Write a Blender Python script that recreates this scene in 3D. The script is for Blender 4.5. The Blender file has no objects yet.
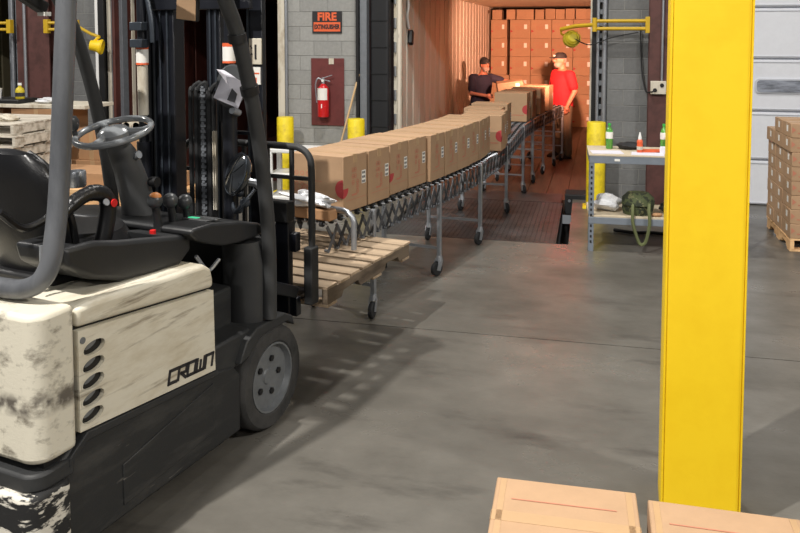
import bpy, bmesh, math, random
from mathutils import Vector, Matrix, Euler
random.seed(7)
R = math.radians
scn = bpy.context.scene
col = scn.collection

# ------------------------------------------------------------------ camera, world, lights
cam = bpy.data.objects.new('camera', bpy.data.cameras.new('camera')); col.objects.link(cam)
cam.location = (0, 0, 2.1)
cam.rotation_euler = (math.pi/2 - math.atan(.065), 0, R(13.2))
cam.data.sensor_width = 36; cam.data.lens = 36.0
cam.data.shift_y = -(266.5-86)/800.0
cam.data.clip_start = .05; cam.data.clip_end = 200
scn.camera = cam
w = bpy.data.worlds.new('world'); scn.world = w; w.use_nodes = True
w.node_tree.nodes['Background'].inputs[0].default_value = (.95, .97, 1, 1)
w.node_tree.nodes['Background'].inputs[1].default_value = .19
vs = scn.view_settings
vs.view_transform = 'Standard'; vs.look = 'None'; vs.gamma = 1; vs.use_curve_mapping = False
vs.exposure = -.2
def bay_or_fill(loc, power, size=.45, c=(1, .96, .9)):
    l = bpy.data.lights.new('high_bay_and_fill', 'AREA'); l.shape = 'DISK'; l.size = size; l.energy = power; l.color = c
    o = bpy.data.objects.new('high_bay_and_fill', l); col.objects.link(o); o.location = loc
    return o
bay_or_fill((-3.4, -.6, 8), 1400, .16)
bay_or_fill((3.2, -4.5, 7), 200, .6)
bay_or_fill((6.5, 1.5, 6.2), 900, .6)  # unseen fill lamp added to brighten the trailer's left wall near its mouth
bay_or_fill((-10.5, 5.6, 7), 520, .6)
bay_or_fill((-1.5, -7.5, 7), 480, .6)
bay_or_fill((-1.2, 7.2, 7.5), 400, .6)  # fill lamp added out of view above the conveyor, lifts boxes and pallet deck

# ------------------------------------------------------------------ materials
MATS = {}
def mat(name, c, rough=.6, metal=0, c2=None, scale=6, lo=.45, hi=.65, stretch=(1, 1, 1), bump=0, bscale=60,
        var=.0, rnd=0, c3=None, scale3=2, lo3=.55, hi3=.7, st3=(1, 1, 1), spec=.5, rvar=0, trans=0, alpha=1, emit=None, detail=6, coat=0):
    if name in MATS: return MATS[name]
    m = bpy.data.materials.new(name); m.use_nodes = True; nt = m.node_tree; N = nt.nodes; L = nt.links
    b = N['Principled BSDF']
    b.inputs['Roughness'].default_value = rough; b.inputs['Metallic'].default_value = metal
    b.inputs['Specular IOR Level'].default_value = spec
    if trans: b.inputs['Transmission Weight'].default_value = trans
    if coat: b.inputs['Coat Weight'].default_value = coat
    if alpha < 1: b.inputs['Alpha'].default_value = alpha
    if emit: b.inputs['Emission Color'].default_value = (*emit[:3], 1); b.inputs['Emission Strength'].default_value = emit[3]
    tc = N.new('ShaderNodeTexCoord')
    def noise(sc, st, det=detail):
        mp = N.new('ShaderNodeMapping'); mp.inputs['Scale'].default_value = st
        L.new(tc.outputs['Object'], mp.inputs['Vector'])
        n = N.new('ShaderNodeTexNoise'); n.inputs['Scale'].default_value = sc; n.inputs['Detail'].default_value = det; n.inputs['Roughness'].default_value = .65
        L.new(mp.outputs[0], n.inputs['Vector']); return n.outputs['Fac']
    def ramp(sock, a, z):
        r = N.new('ShaderNodeMapRange'); r.inputs['From Min'].default_value = a; r.inputs['From Max'].default_value = z
        L.new(sock, r.inputs['Value']); return r.outputs[0]
    def mix(fac, a, bb, mode='MIX'):
        x = N.new('ShaderNodeMix'); x.data_type = 'RGBA'; x.blend_type = mode
        if hasattr(fac, 'node'): L.new(fac, x.inputs[0])
        else: x.inputs[0].default_value = fac
        for s, i in ((a, 6), (bb, 7)):
            if hasattr(s, 'node'): L.new(s, x.inputs[i])
            else: x.inputs[i].default_value = (*s[:3], 1)
        return x.outputs[2]
    cur = None
    if c2:
        f = ramp(noise(scale, stretch), lo, hi); cur = mix(f, c, c2)
        if rvar:
            rr = N.new('ShaderNodeMapRange'); rr.inputs['To Min'].default_value = rough-rvar; rr.inputs['To Max'].default_value = rough+rvar
            L.new(f, rr.inputs['Value']); L.new(rr.outputs[0], b.inputs['Roughness'])
    if c3:
        f3 = ramp(noise(scale3, st3), lo3, hi3); cur = mix(f3, cur or c, c3)
    if var:
        fv = N.new('ShaderNodeMapRange'); fv.inputs['From Min'].default_value = .3; fv.inputs['From Max'].default_value = .7
        fv.inputs['To Min'].default_value = 1-var; fv.inputs['To Max'].default_value = 1+var
        L.new(noise(scale*2.3, (1, 1, 1)), fv.inputs['Value'])
        v = N.new('ShaderNodeVectorMath'); v.operation = 'SCALE'
        if cur: L.new(cur, v.inputs[0])
        else: v.inputs[0].default_value = c[:3]
        L.new(fv.outputs[0], v.inputs['Scale']); cur = v.outputs[0]
    if rnd:
        oi = N.new('ShaderNodeObjectInfo'); rr = N.new('ShaderNodeMapRange'); rr.inputs['To Min'].default_value = 1-rnd; rr.inputs['To Max'].default_value = 1+rnd
        L.new(oi.outputs['Random'], rr.inputs['Value'])
        v = N.new('ShaderNodeVectorMath'); v.operation = 'SCALE'
        if cur: L.new(cur, v.inputs[0])
        else: v.inputs[0].default_value = c[:3]
        L.new(rr.outputs[0], v.inputs['Scale']); cur = v.outputs[0]
    if cur: L.new(cur, b.inputs['Base Color'])
    else: b.inputs['Base Color'].default_value = (*c[:3], 1)
    if bump:
        bp = N.new('ShaderNodeBump'); bp.inputs['Strength'].default_value = bump; bp.inputs['Distance'].default_value = .01
        L.new(noise(bscale, stretch), bp.inputs['Height']); L.new(bp.outputs[0], b.inputs['Normal'])
    MATS[name] = m
    return m
def s(r, g, b):   # sRGB 0-255 to linear
    return tuple((x/255/12.92 if x/255 <= .04045 else ((x/255+.055)/1.055)**2.4) for x in (r, g, b))

mat('concrete', s(104, 101, 95), .36, c2=s(80, 77, 71), scale=1.1, lo=.38, hi=.68, stretch=(.7, 1, 1), bump=.08, bscale=40, c3=s(58, 55, 51), scale3=3.2, lo3=.56, hi3=.8, st3=(.4, 1.2, 1), rvar=.1, var=.1, spec=.45)
mat('joint_dark', s(50, 47, 43), .9)
mat('block_grey', s(150, 150, 147), .9, var=.1, rnd=.1, bump=.5, bscale=90, scale=9)
mat('block_dark', s(112, 113, 113), .9, var=.12, rnd=.14, bump=.5, bscale=90, scale=9)
mat('mortar', s(138, 138, 135), .95, var=.05)
mat('steel_brown', s(88, 54, 50), .6, c2=s(70, 42, 38), scale=5, bump=.1)
mat('yellow_paint', s(240, 202, 24), .5, c2=s(236, 196, 18), scale=4, c3=s(176, 146, 40), scale3=7, lo3=.7, hi3=.8, st3=(1, 1, .5), bump=.08, bscale=25)
mat('yellow_dark', s(196, 160, 28), .5, var=.1)
mat('yellow_bollard', s(232, 208, 26), .5, var=.06, c2=s(205, 180, 30), scale=8)
mat('white_door', s(216, 219, 226), .45, var=.03)
mat('door_line', s(190, 194, 202), .6)
mat('window_grey', s(150, 156, 168), .25, c2=s(92, 96, 104), scale=7, stretch=(.4, 1, 2))
mat('black', s(18, 18, 20), .5)
mat('void', s(6, 6, 7), .9)
mat('seal_black', s(26, 27, 30), .7, c2=s(52, 53, 56), scale=3, lo=.55, hi=.75, stretch=(1, 1, .6), bump=.2, bscale=12)
mat('rubber', s(30, 31, 33), .75, var=.15)
mat('galv', s(168, 172, 178), .4, .75, var=.1, scale=10)
mat('lattice', s(84, 86, 90), .5, .4, var=.15)
mat('steel_grey', s(120, 124, 130), .5, .3, var=.12)
mat('cream_frame', s(205, 198, 182), .6, c2=s(150, 132, 104), scale=9, lo=.5, hi=.75, stretch=(1, 1, .3))
mat('trailer_wall', s(226, 216, 200), .6, c2=s(200, 186, 166), scale=3, stretch=(1, 1, .15), c3=s(78, 58, 44), scale3=5, lo3=.60, hi3=.68, st3=(1, 1.2, .2), rnd=.1, bump=.1)
mat('trailer_ceiling', s(225, 205, 178), .6, var=.04)
mat('trailer_floor', s(96, 70, 54), .5, c2=s(70, 50, 40), scale=4, stretch=(3, .3, 1), rnd=.08)
mat('plywood_red', s(82, 40, 32), .6, c2=s(56, 24, 20), scale=4, stretch=(1, 1, .4), c3=s(112, 74, 52), scale3=9, lo3=.6, hi3=.75, bump=.1)
mat('plywood_and_gap_shade', s(96, 66, 50), .6, c2=s(70, 46, 36), scale=5, stretch=(1, 1, .4))
mat('olive_wall', s(112, 106, 84), .7, var=.08)
mat('diamond_plate', s(72, 73, 74), .45, .3, c2=s(52, 51, 50), scale=3, bump=.1)
mat('card', s(170, 138, 107), .75, var=.05, rnd=.06, bump=.06, bscale=30, scale=5)
mat('card_dark', s(168, 128, 92), .8, var=.06, rnd=.1, scale=5)
mat('tape', s(176, 144, 108), .35, var=.04)
mat('red_print', s(176, 60, 62), .7)
mat('red_faint', s(180, 116, 92), .75)
mat('white_label', s(232, 230, 224), .6)
mat('label_ink', s(70, 70, 74), .6)
mat('pallet_wood', s(176, 154, 128), .75, c2=s(150, 130, 108), scale=5, stretch=(.3, 2, 2), rnd=.12, c3=s(90, 76, 62), scale3=8, lo3=.6, hi3=.75, bump=.15)
mat('pallet_old', s(112, 98, 82), .85, c2=s(76, 64, 52), scale=6, stretch=(2, .4, 2), rnd=.12, bump=.25)
mat('pallet_white', s(202, 194, 180), .8, c2=s(150, 140, 124), scale=6, stretch=(.4, 2, 2), rnd=.12, bump=.2)
mat('lumber', s(220, 180, 132), .7, c2=s(196, 150, 104), scale=6, stretch=(.2, 2, 2), rnd=.12)
mat('fk_cream', s(208, 202, 185), .5, c2=s(188, 178, 156), scale=5, stretch=(1, .5, 2), c3=s(112, 100, 82), scale3=9, lo3=.56, hi3=.72, st3=(1, .2, 2.4), bump=.05)
mat('fk_cream_worn', s(206, 200, 183), .55, c2=s(100, 92, 80), scale=7, lo=.50, hi=.66, stretch=(1, 1, 1.6), c3=s(176, 160, 60), scale3=3.2, lo3=.62, hi3=.74, st3=(1, 1, .6), bump=.12)
mat('fk_black', s(32, 33, 35), .6, c2=s(48, 49, 49), scale=5, lo=.4, hi=.75, stretch=(1, .4, 2), bump=.08, bscale=30)
mat('fk_skirt', s(32, 33, 34), .6, c2=s(62, 61, 59), scale=6, lo=.5, hi=.75, stretch=(1, .35, 1.6), c3=s(110, 106, 100), scale3=14, lo3=.66, hi3=.72, st3=(1, .25, 2.2), bump=.1)
mat('fk_bumper', s(26, 26, 27), .65, c2=s(205, 200, 188), scale=8, lo=.50, hi=.54, stretch=(.5, .8, 2.2), c3=s(90, 86, 80), scale3=5, lo3=.58, hi3=.7, bump=.2)
mat('fk_guard', s(92, 94, 98), .45, .0, c2=s(72, 74, 78), scale=6, stretch=(1, 1, .3), coat=.3)
mat('fk_post', s(46, 47, 48), .6, var=.1)
mat('mast', s(17, 19, 26), .38, c2=s(26, 28, 35), scale=5, stretch=(1, 1, .2))
mat('mast_edge', s(62, 68, 76), .35, .4, var=.2)
mat('vinyl', s(15, 15, 17), .33, var=.15, bump=.12, bscale=70)
mat('console', s(30, 31, 33), .42, var=.08, bump=.1, bscale=120)
mat('console_grey', s(62, 63, 64), .55, var=.08)
mat('wheel_grey', s(112, 115, 118), .22, .0, coat=.6)
mat('knob', s(58, 60, 62), .35)
mat('knob_orange', s(190, 120, 60), .5)
mat('hub', s(112, 115, 118), .45, .3, var=.12, scale=8)
mat('tire', s(58, 57, 56), .85, c2=s(40, 40, 40), scale=8, bump=.15)
mat('display', s(20, 60, 40), .3, emit=(.1, .9, .45, .9))
mat('red_plastic', s(200, 30, 30), .4)
mat('paper', s(214, 212, 222), .7)
mat('clear_glass', s(26, 29, 32), .08, spec=.8, coat=1)
mat('fire_red', s(196, 24, 30), .3, coat=.4)
mat('sign_black', s(36, 34, 36), .6)
mat('sign_orange', s(226, 100, 56), .6)
mat('sign_board', s(104, 46, 44), .6, var=.08, c2=s(92, 40, 38), scale=7)
mat('wood_pole', s(206, 174, 130), .6)
mat('white_plastic', s(228, 228, 226), .4)
mat('bench_steel', s(122, 130, 140), .5, .1, var=.08)
mat('bench_wood', s(196, 182, 158), .7, var=.08)
mat('green_bottle', s(120, 205, 96), .1, trans=.6)
mat('green_cap', s(60, 170, 80), .4)
mat('orange_plastic', s(222, 96, 54), .4)
mat('camo', s(74, 82, 52), .85, c2=s(40, 46, 32), scale=14, lo=.48, hi=.52, c3=s(104, 104, 72), scale3=10, lo3=.58, hi3=.6)
mat('strap', s(92, 98, 62), .85)
mat('poly_bag', s(226, 228, 232), .25, var=.1)
mat('skin', s(172, 110, 86), .55)
mat('skin_dark', s(150, 96, 76), .6)
mat('tattoo', s(110, 80, 74), .6, c2=s(176, 120, 96), scale=20)
mat('shirt_red', s(204, 18, 30), .85, var=.06)
mat('shirt_navy', s(34, 32, 52), .85, var=.1)
mat('trousers', s(104, 86, 66), .85, var=.1)
mat('trousers_dark', s(48, 46, 52), .85, var=.1)
mat('cap_black', s(26, 24, 26), .8)
mat('beard', s(150, 128, 116), .9)
mat('shoe', s(40, 32, 28), .7)
mat('lamp_yellow', s(192, 172, 36), .5)
mat('warm_bulb', s(255, 200, 120), .4, emit=(1, .62, .3, 6))
mat('cable', s(28, 28, 30), .6)
mat('blue_scrap', s(70, 100, 170), .5)

def scuff_band(name, z0, half, c):      # rubbed dirty band around the counterweight
    nt = MATS[name].node_tree; N, L = nt.nodes, nt.links; b = N['Principled BSDF']
    old = b.inputs['Base Color'].links[0].from_socket
    tc = N.new('ShaderNodeTexCoord'); sx = N.new('ShaderNodeSeparateXYZ'); L.new(tc.outputs['Object'], sx.inputs[0])
    n = N.new('ShaderNodeTexNoise'); n.inputs['Scale'].default_value = 14; n.inputs['Detail'].default_value = 6; L.new(tc.outputs['Object'], n.inputs['Vector'])
    d = N.new('ShaderNodeMath'); d.operation = 'SUBTRACT'; L.new(sx.outputs['Z'], d.inputs[0]); d.inputs[1].default_value = z0
    a = N.new('ShaderNodeMath'); a.operation = 'ABSOLUTE'; L.new(d.outputs[0], a.inputs[0])
    r = N.new('ShaderNodeMapRange'); r.inputs['From Min'].default_value = half; r.inputs['From Max'].default_value = half*.3; L.new(a.outputs[0], r.inputs['Value'])
    q = N.new('ShaderNodeMapRange'); q.inputs['From Min'].default_value = .38; q.inputs['From Max'].default_value = .55; L.new(n.outputs['Fac'], q.inputs['Value'])
    m = N.new('ShaderNodeMath'); m.operation = 'MULTIPLY'; L.new(r.outputs[0], m.inputs[0]); L.new(q.outputs[0], m.inputs[1])
    x = N.new('ShaderNodeMix'); x.data_type = 'RGBA'; L.new(m.outputs[0], x.inputs[0]); L.new(old, x.inputs[6]); x.inputs[7].default_value = (*c, 1)
    L.new(x.outputs[2], b.inputs['Base Color'])
scuff_band('fk_cream_worn', .745, .05, s(92, 86, 78))

# ------------------------------------------------------------------ geometry helpers
class G:
    def __init__(g): g.v = []; g.f = []
    def add(g, vs_, fs):
        o = len(g.v); g.v += [tuple(v) for v in vs_]; g.f += [tuple(i+o for i in f) for f in fs]; return g
    def box(g, a, b):
        x0, y0, z0 = a; x1, y1, z1 = b
        return g.add([(x0, y0, z0), (x1, y0, z0), (x1, y1, z0), (x0, y1, z0), (x0, y0, z1), (x1, y0, z1), (x1, y1, z1), (x0, y1, z1)],
                     [(0, 3, 2, 1), (4, 5, 6, 7), (0, 1, 5, 4), (1, 2, 6, 5), (2, 3, 7, 6), (3, 0, 4, 7)])
    def obox(g, c, sz, M=None):
        t = G().box([-x/2 for x in sz], [x/2 for x in sz]); M = M or Matrix()
        return g.add([tuple((M @ Vector(v)) + Vector(c)) for v in t.v], t.f)
    def bar(g, p0, p1, wd, th, up=(0, 0, 1)):
        p0, p1 = Vector(p0), Vector(p1); d = (p1-p0); L = d.length; d.normalize(); u = Vector(up)
        sx = d.cross(u)
        if sx.length < 1e-4: sx = d.cross(Vector((1, 0, 0)))
        sx.normalize(); u = sx.cross(d)
        vs_ = [p + sx*a*wd/2 + u*b*th/2 for p in (p0, p1) for a, b in ((-1, -1), (1, -1), (1, 1), (-1, 1))]
        return g.add(vs_, [(0, 1, 2, 3), (7, 6, 5, 4), (0, 4, 5, 1), (1, 5, 6, 2), (2, 6, 7, 3), (3, 7, 4, 0)])
    def tube(g, pts, r, n=10, rs=None, closed=False):
        pts = [Vector(p) for p in pts]; m = len(pts); rs = rs or [r]*m
        tg = []
        for i in range(m):
            a = pts[(i-1) % m] if (i or closed) else pts[0]; b = pts[(i+1) % m] if (i < m-1 or closed) else pts[-1]
            tg.append((b-a).normalized())
        nrm = tg[0].orthogonal().normalized(); o = len(g.v)
        for i in range(m):
            nrm = (nrm - tg[i]*nrm.dot(tg[i])).normalized(); bn = tg[i].cross(nrm)
            for k in range(n):
                a = 2*math.pi*k/n; g.v.append(tuple(pts[i] + (nrm*math.cos(a)+bn*math.sin(a))*rs[i]))
        for i in range(m if closed else m-1):
            for k in range(n):
                j = (i+1) % m
                g.f.append((o+i*n+k, o+i*n+(k+1) % n, o+j*n+(k+1) % n, o+j*n+k))
        if not closed:
            g.f.append(tuple(o+k for k in range(n))[::-1]); g.f.append(tuple(o+(m-1)*n+k for k in range(n)))
        return g
    def cyl(g, p0, p1, r0, r1=None, n=16): return g.tube([p0, p1], 0, n, [r0, r0 if r1 is None else r1])
    def lathe(g, prof, n=24, M=None):
        M = M or Matrix(); o = len(g.v)
        for r, z in prof:
            for k in range(n):
                a = 2*math.pi*k/n; g.v.append(tuple(M @ Vector((r*math.cos(a), r*math.sin(a), z))))
        m = len(prof)
        for i in range(m-1):
            for k in range(n): g.f.append((o+i*n+k, o+i*n+(k+1) % n, o+(i+1)*n+(k+1) % n, o+(i+1)*n+k))
        if prof[0][0] > 1e-5: g.f.append(tuple(o+k for k in range(n))[::-1])
        if prof[-1][0] > 1e-5: g.f.append(tuple(o+(m-1)*n+k for k in range(n)))
        return g
    def prism(g, poly, ax, a, b):
        def P(p, t): q = list(p); q.insert(ax, t); return tuple(q)
        n = len(poly); vs_ = [P(p, a) for p in poly] + [P(p, b) for p in poly]
        fs = [tuple(range(n))[::-1], tuple(range(n, 2*n))] + [(i, (i+1) % n, (i+1) % n+n, i+n) for i in range(n)]
        return g.add(vs_, fs)
    def ball(g, c, r, sc=(1, 1, 1), n=14, m=9, M=None):
        M = M or Matrix(); prof = []
        t = G().lathe([(max(1e-6, math.sin(math.pi*i/m)), -math.cos(math.pi*i/m)) for i in range(m+1)], n)
        return g.add([tuple((M @ Vector((v[0]*r*sc[0], v[1]*r*sc[1], v[2]*r*sc[2]))) + Vector(c)) for v in t.v], t.f)
    def loft(g, rings, n=16):      # rings: (center, rx, ry) horizontal ellipses or (center, rx, ry, M)
        o = len(g.v)
        for rg in rings:
            c, rx, ry = rg[:3]; M = rg[3] if len(rg) > 3 else Matrix()
            for k in range(n):
                a = 2*math.pi*k/n; g.v.append(tuple(Vector(c) + M @ Vector((rx*math.cos(a), ry*math.sin(a), 0))))
        m = len(rings)
        for i in range(m-1):
            for k in range(n): g.f.append((o+i*n+k, o+i*n+(k+1) % n, o+(i+1)*n+(k+1) % n, o+(i+1)*n+k))
        g.f.append(tuple(o+k for k in range(n))[::-1]); g.f.append(tuple(o+(m-1)*n+k for k in range(n)))
        return g
    def limb(g, pts, rs, n=12):
        g.tube(pts, 0, n, rs)
        for p, r in zip(pts, rs): g.ball(p, r, n=10, m=7)
        return g

def smooth_path(pts, k=6):
    P = [Vector(p) for p in pts]; P = [P[0]*2-P[1]] + P + [P[-1]*2-P[-2]]; out = []
    for i in range(1, len(P)-2):
        for j in range(k):
            t = j/k; a, b, c, d = P[i-1:i+3]
            out.append(.5*((2*b)+(c-a)*t+(2*a-5*b+4*c-d)*t*t+(3*b-a-3*c+d)*t**3))
    out.append(P[-2]); return out

def mk(g, m):
    me = bpy.data.meshes.new('m'); me.from_pydata(g.v, [], g.f); me.update()
    bm = bmesh.new(); bm.from_mesh(me); bmesh.ops.recalc_face_normals(bm, faces=bm.faces); bm.to_mesh(me); bm.free()
    me.materials.append(MATS[m]); return me
def obj(name, g, m, parent=None, bevel=0, smooth=40, seg=2):
    me = g if isinstance(g, bpy.types.Mesh) else mk(g, m)
    if smooth:
        me.shade_smooth(); me.set_sharp_from_angle(angle=R(smooth))
    o = bpy.data.objects.new(name, me); col.objects.link(o); me.name = name
    if parent: o.parent = parent
    if bevel:
        b = o.modifiers.new('bevel', 'BEVEL'); b.width = bevel; b.segments = seg; b.limit_method = 'ANGLE'; b.angle_limit = R(40)
    return o
def tag(o, label, cat, group=None):
    o['label'] = label; o['category'] = cat
    if group: o['group'] = group
    return o
def thing(name, label, cat, loc=(0, 0, 0), rz=0, group=None):
    o = bpy.data.objects.new(name, None); col.objects.link(o); o.location = loc; o.rotation_euler = (0, 0, R(rz)); o.empty_display_size = .1
    return tag(o, label, cat, group)
def struct(name, g, m, **k):
    o = obj(name, g, m, **k); o['kind'] = 'structure'; return o
def dup(o, parent=None):
    c = o.copy(); col.objects.link(c); c.parent = parent
    for ch in list(o.children): dup(ch, c)
    return c
def fuse(name, g, m, parent=None, vox=.008, sm=4):
    o = obj(name, g, m, parent, smooth=0)
    r = o.modifiers.new('fuse', 'REMESH'); r.mode = 'VOXEL'; r.voxel_size = vox; r.use_smooth_shade = True
    t = o.modifiers.new('smooth', 'SMOOTH'); t.iterations = sm; t.factor = .5
    return o
def text_mesh(txt, size, depth=.001, bold=.0, sx=1):
    c = bpy.data.curves.new('t', 'FONT'); c.body = txt; c.size = size; c.extrude = depth; c.offset = bold; c.align_x = 'CENTER'; c.align_y = 'CENTER'
    t = bpy.data.objects.new('t', c); col.objects.link(t)
    bpy.context.view_layer.update()
    me = bpy.data.meshes.new_from_object(t.evaluated_get(bpy.context.evaluated_depsgraph_get()))
    bpy.data.objects.remove(t); bpy.data.curves.remove(c)
    for v in me.vertices: v.co.x *= sx
    return me
def cut(o, cutter_g):
    cu = obj('cutter', cutter_g, 'black', o.parent, smooth=0)
    bmod = o.modifiers.new('cut', 'BOOLEAN'); bmod.object = cu; bmod.operation = 'DIFFERENCE'; bmod.solver = 'EXACT'
    bpy.context.view_layer.update()
    me = bpy.data.meshes.new_from_object(o.evaluated_get(bpy.context.evaluated_depsgraph_get()))
    o.modifiers.clear(); o.data = me; bpy.data.objects.remove(cu)

# ------------------------------------------------------------------ the setting
TF = -.10       # trailer floor level, a little below the dock
PX0, PX1, PY0 = -2.10, -.16, 8.05       # leveller pit
g = G()
g.box((-14, -7, -.25), (8, 5.465, 0)); g.box((-14, 5.477, -.25), (8, PY0, 0))
g.box((-14, PY0, -.25), (PX0, 10.62, 0)); g.box((PX1, PY0, -.25), (8, 10.62, 0))
fl = struct('floor', g, 'concrete', smooth=0)
struct('trim_1', G().box((-14, 5.463, -.2), (8, 5.479, -.006)), 'joint_dark', smooth=0)
g = G(); g.box((PX0, PY0, -.5), (PX1, 10.9, -.46)); g.box((PX0, PY0-.02, -.5), (PX1, PY0, -.24))
struct('trim_2', g, 'void', smooth=0)

block_m = {}
def block_wall(name, x0, x1, y, z1, m, top=4.6, back=10.66):
    wl = struct(name, G().box((x0, y+.005, 0), (x1, back, top)), 'mortar', smooth=0)
    n = 0; z = 0; r = 0
    while z < z1:
        xs = [x0]; x = x0 + (.4 if r % 2 else .2)
        while x < x1-.06: xs.append(x); x += .4
        xs.append(x1)
        for a, b in zip(xs[:-1], xs[1:]):
            wd = round(b-a-.008, 4); key = (wd, m)
            if key not in block_m:
                block_m[key] = obj('tmp', G().box((-wd/2, 0, -.0960), (wd/2, .05, .0960)), m, bevel=.003, seg=1, smooth=0)
                src = block_m[key]; o = src; o.name = 'block'
            else: o = block_m[key].copy(); o.name = 'block'; col.objects.link(o)
            o.parent = wl; o.location = ((a+b)/2, y, z+.1)
        z += .2; r += 1
    return wl
block_wall('wall_center', -4.05, -2.99, 10.4, 2.8, 'block_grey')
block_wall('wall_right', .24, 1.55, 10.4, 2.8, 'block_dark')
block_wall('wall_left', -8.2, -7.0, 10.4, 2.8, 'block_dark')
struct('wall_far_left', G().box((-14, 10.4, 0), (-10.9, 10.66, 4.6)), 'mortar', smooth=0)
struct('wall_far_right', G().box((4.3, 10.4, 0), (8, 10.66, 4.6)), 'mortar', smooth=0)
g = G()
for a, b in ((-10.9, -8.2), (-7.0, -4.05), (-2.99, .24), (1.55, 4.3)): g.box((a, 10.42, 3.0), (b, 10.66, 4.6))
struct('wall_header', g, 'mortar', smooth=0)

# white sectional overhead door on the right
dr = struct('door_1', G().box((1.55, 10.52, 0), (4.3, 10.56, 3.02)), 'white_door', smooth=0)
zs = [0, .56, 1.16, 1.80, 2.42, 3.0]
for i, (a, b) in enumerate(zip(zs[:-1], zs[1:])):
    o = obj('door_panel', G().box((1.56, 10.47, a+.012), (4.29, 10.525, b-.012)), 'white_door', dr, bevel=.006)
    g = G()
    for z in (a+.03, b-.04): g.box((1.57, 10.462, z-.006), (4.28, 10.471, z+.006))
    obj('ridge', g, 'door_line', o, bevel=.002, seg=1)
def rrect(cx, cz, w_, h_, r, n=5):
    pts = []
    for qx, qz, a0 in ((1, 1, 0), (-1, 1, 90), (-1, -1, 180), (1, -1, 270)):
        for k in range(n+1):
            a = R(a0+90*k/n); pts.append((cx+qx*(w_/2-r)+r*math.cos(a), cz+qz*(h_/2-r)+r*math.sin(a)))
    return pts
wn = obj('window_frame', G().prism(rrect(2.62, 1.47, 1.26, .18, .05), 1, 10.452, 10.472), 'door_line', dr)
obj('pane', G().prism(rrect(2.62, 1.468, 1.22, .145, .04), 1, 10.445, 10.455), 'window_grey', wn)

# steel columns on the wall
def wide_flange(name, x, y, label, hw=.17):
    t = thing(name, label, 'column', (x, y, 0))
    obj('flange', G().box((-hw, -.012, 0), (hw, .012, 4.6)), 'steel_brown', t, bevel=.003)
    obj('flange', G().box((-hw, .16, 0), (hw, .184, 4.6)), 'steel_brown', t, bevel=.003)
    obj('web', G().box((-.008, .012, 0), (.008, .16, 4.6)), 'steel_brown', t)
    return t
wide_flange('steel_column', .90, 10.2, 'dark brown steel column on block wall behind the workbench')
wide_flange('steel_column', -7.91, 10.2, 'dark brown steel column at far left behind the forklift seat', .27)
o = tag(obj('conduit_pipe', G().cyl((-8.02, 10.16, 0), (-8.02, 10.16, 4.4), .022), 'galv'), 'thin pale conduit running down the far left brown column', 'pipe')
t = thing('conduit_pipe', 'thin grey conduit running down the brown column to an outlet box', 'pipe')
obj('pipe', G().cyl((.88, 10.165, 1.53), (.88, 10.165, 4.4), .014), 'galv', t)
o = thing('outlet_box', 'pale square electrical outlet box on brown column above workbench', 'outlet')
obj('box', G().box((.75, 10.13, 1.37), (.93, 10.188, 1.53)), 'cream_frame', o, bevel=.006)
for x, z in ((.80, 1.42), (.88, 1.48)):
    q = obj('socket', G().cyl((x, 10.122, z), (x, 10.14, z), .024), 'black', o)
tag(obj('power_cable', G().tube(smooth_path([(.63, 10.34, 2.20), (.64, 10.34, 1.9), (.66, 10.33, 1.6), (.70, 10.26, 1.40), (.76, 10.12, 1.40), (.80, 10.115, 1.42)]), .008, 6), 'cable'), 'black cable drooping from yellow lamp arm to outlet box', 'cable')
t = thing('lamp_bracket', 'small yellow bracket on brown column beside the yellow pillar', 'bracket')
obj('arm', G().box((.98, 10.06, 2.02), (1.10, 10.185, 2.1)), 'yellow_dark', t, bevel=.008)
obj('knob', G().ball((.97, 10.1, 2.06), .035), 'yellow_dark', t)

# overhead door tracks, seals and jambs around the main opening
def vpipe(label, x, y, r, m, cat='track', z0=0, z1=3.6):
    return tag(obj('door_track', G().cyl((x, y, z0), (x, y, z1), r), m), label, cat)
t = thing('door_jamb', 'grey steel door jamb beside the fire extinguisher wall', 'jamb')
obj('rail', G().box((-2.985, 10.36, 0), (-2.89, 10.5, 3.3)), 'steel_grey', t, bevel=.004)
obj('track', G().box((-3.035, 10.335, 0), (-2.995, 10.395, 3.3)), 'black', t, bevel=.004)
t = thing('dock_seal', 'black padded dock seal left of the loading trailer', 'dock seal')
obj('pad', G().box((-2.88, 10.5, 0), (-2.62, 10.66, 2.98)), 'seal_black', t, bevel=.03)
for i in range(8): obj('pleat', G().box((-2.875, 10.488, .12+i*.36), (-2.64, 10.503, .128+i*.36)), 'rubber', t)
t = thing('door_track', 'vertical silver door track right of the trailer opening', 'track')
obj('rail', G().cyl((.125, 10.44, 0), (.125, 10.44, 3.4), .022), 'galv', t)
obj('rail', G().cyl((.205, 10.38, 0), (.205, 10.38, 3.4), .03), 'galv', t)
obj('channel', G().box((.05, 10.48, 0), (.25, 10.6, 3.4)), 'black', t, bevel=.005)
g = G()
for i in range(22): g.box((.145, 10.42, .1+i*.15), (.18, 10.47, .16+i*.15))
obj('chain', g, 'steel_grey', t)
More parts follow.
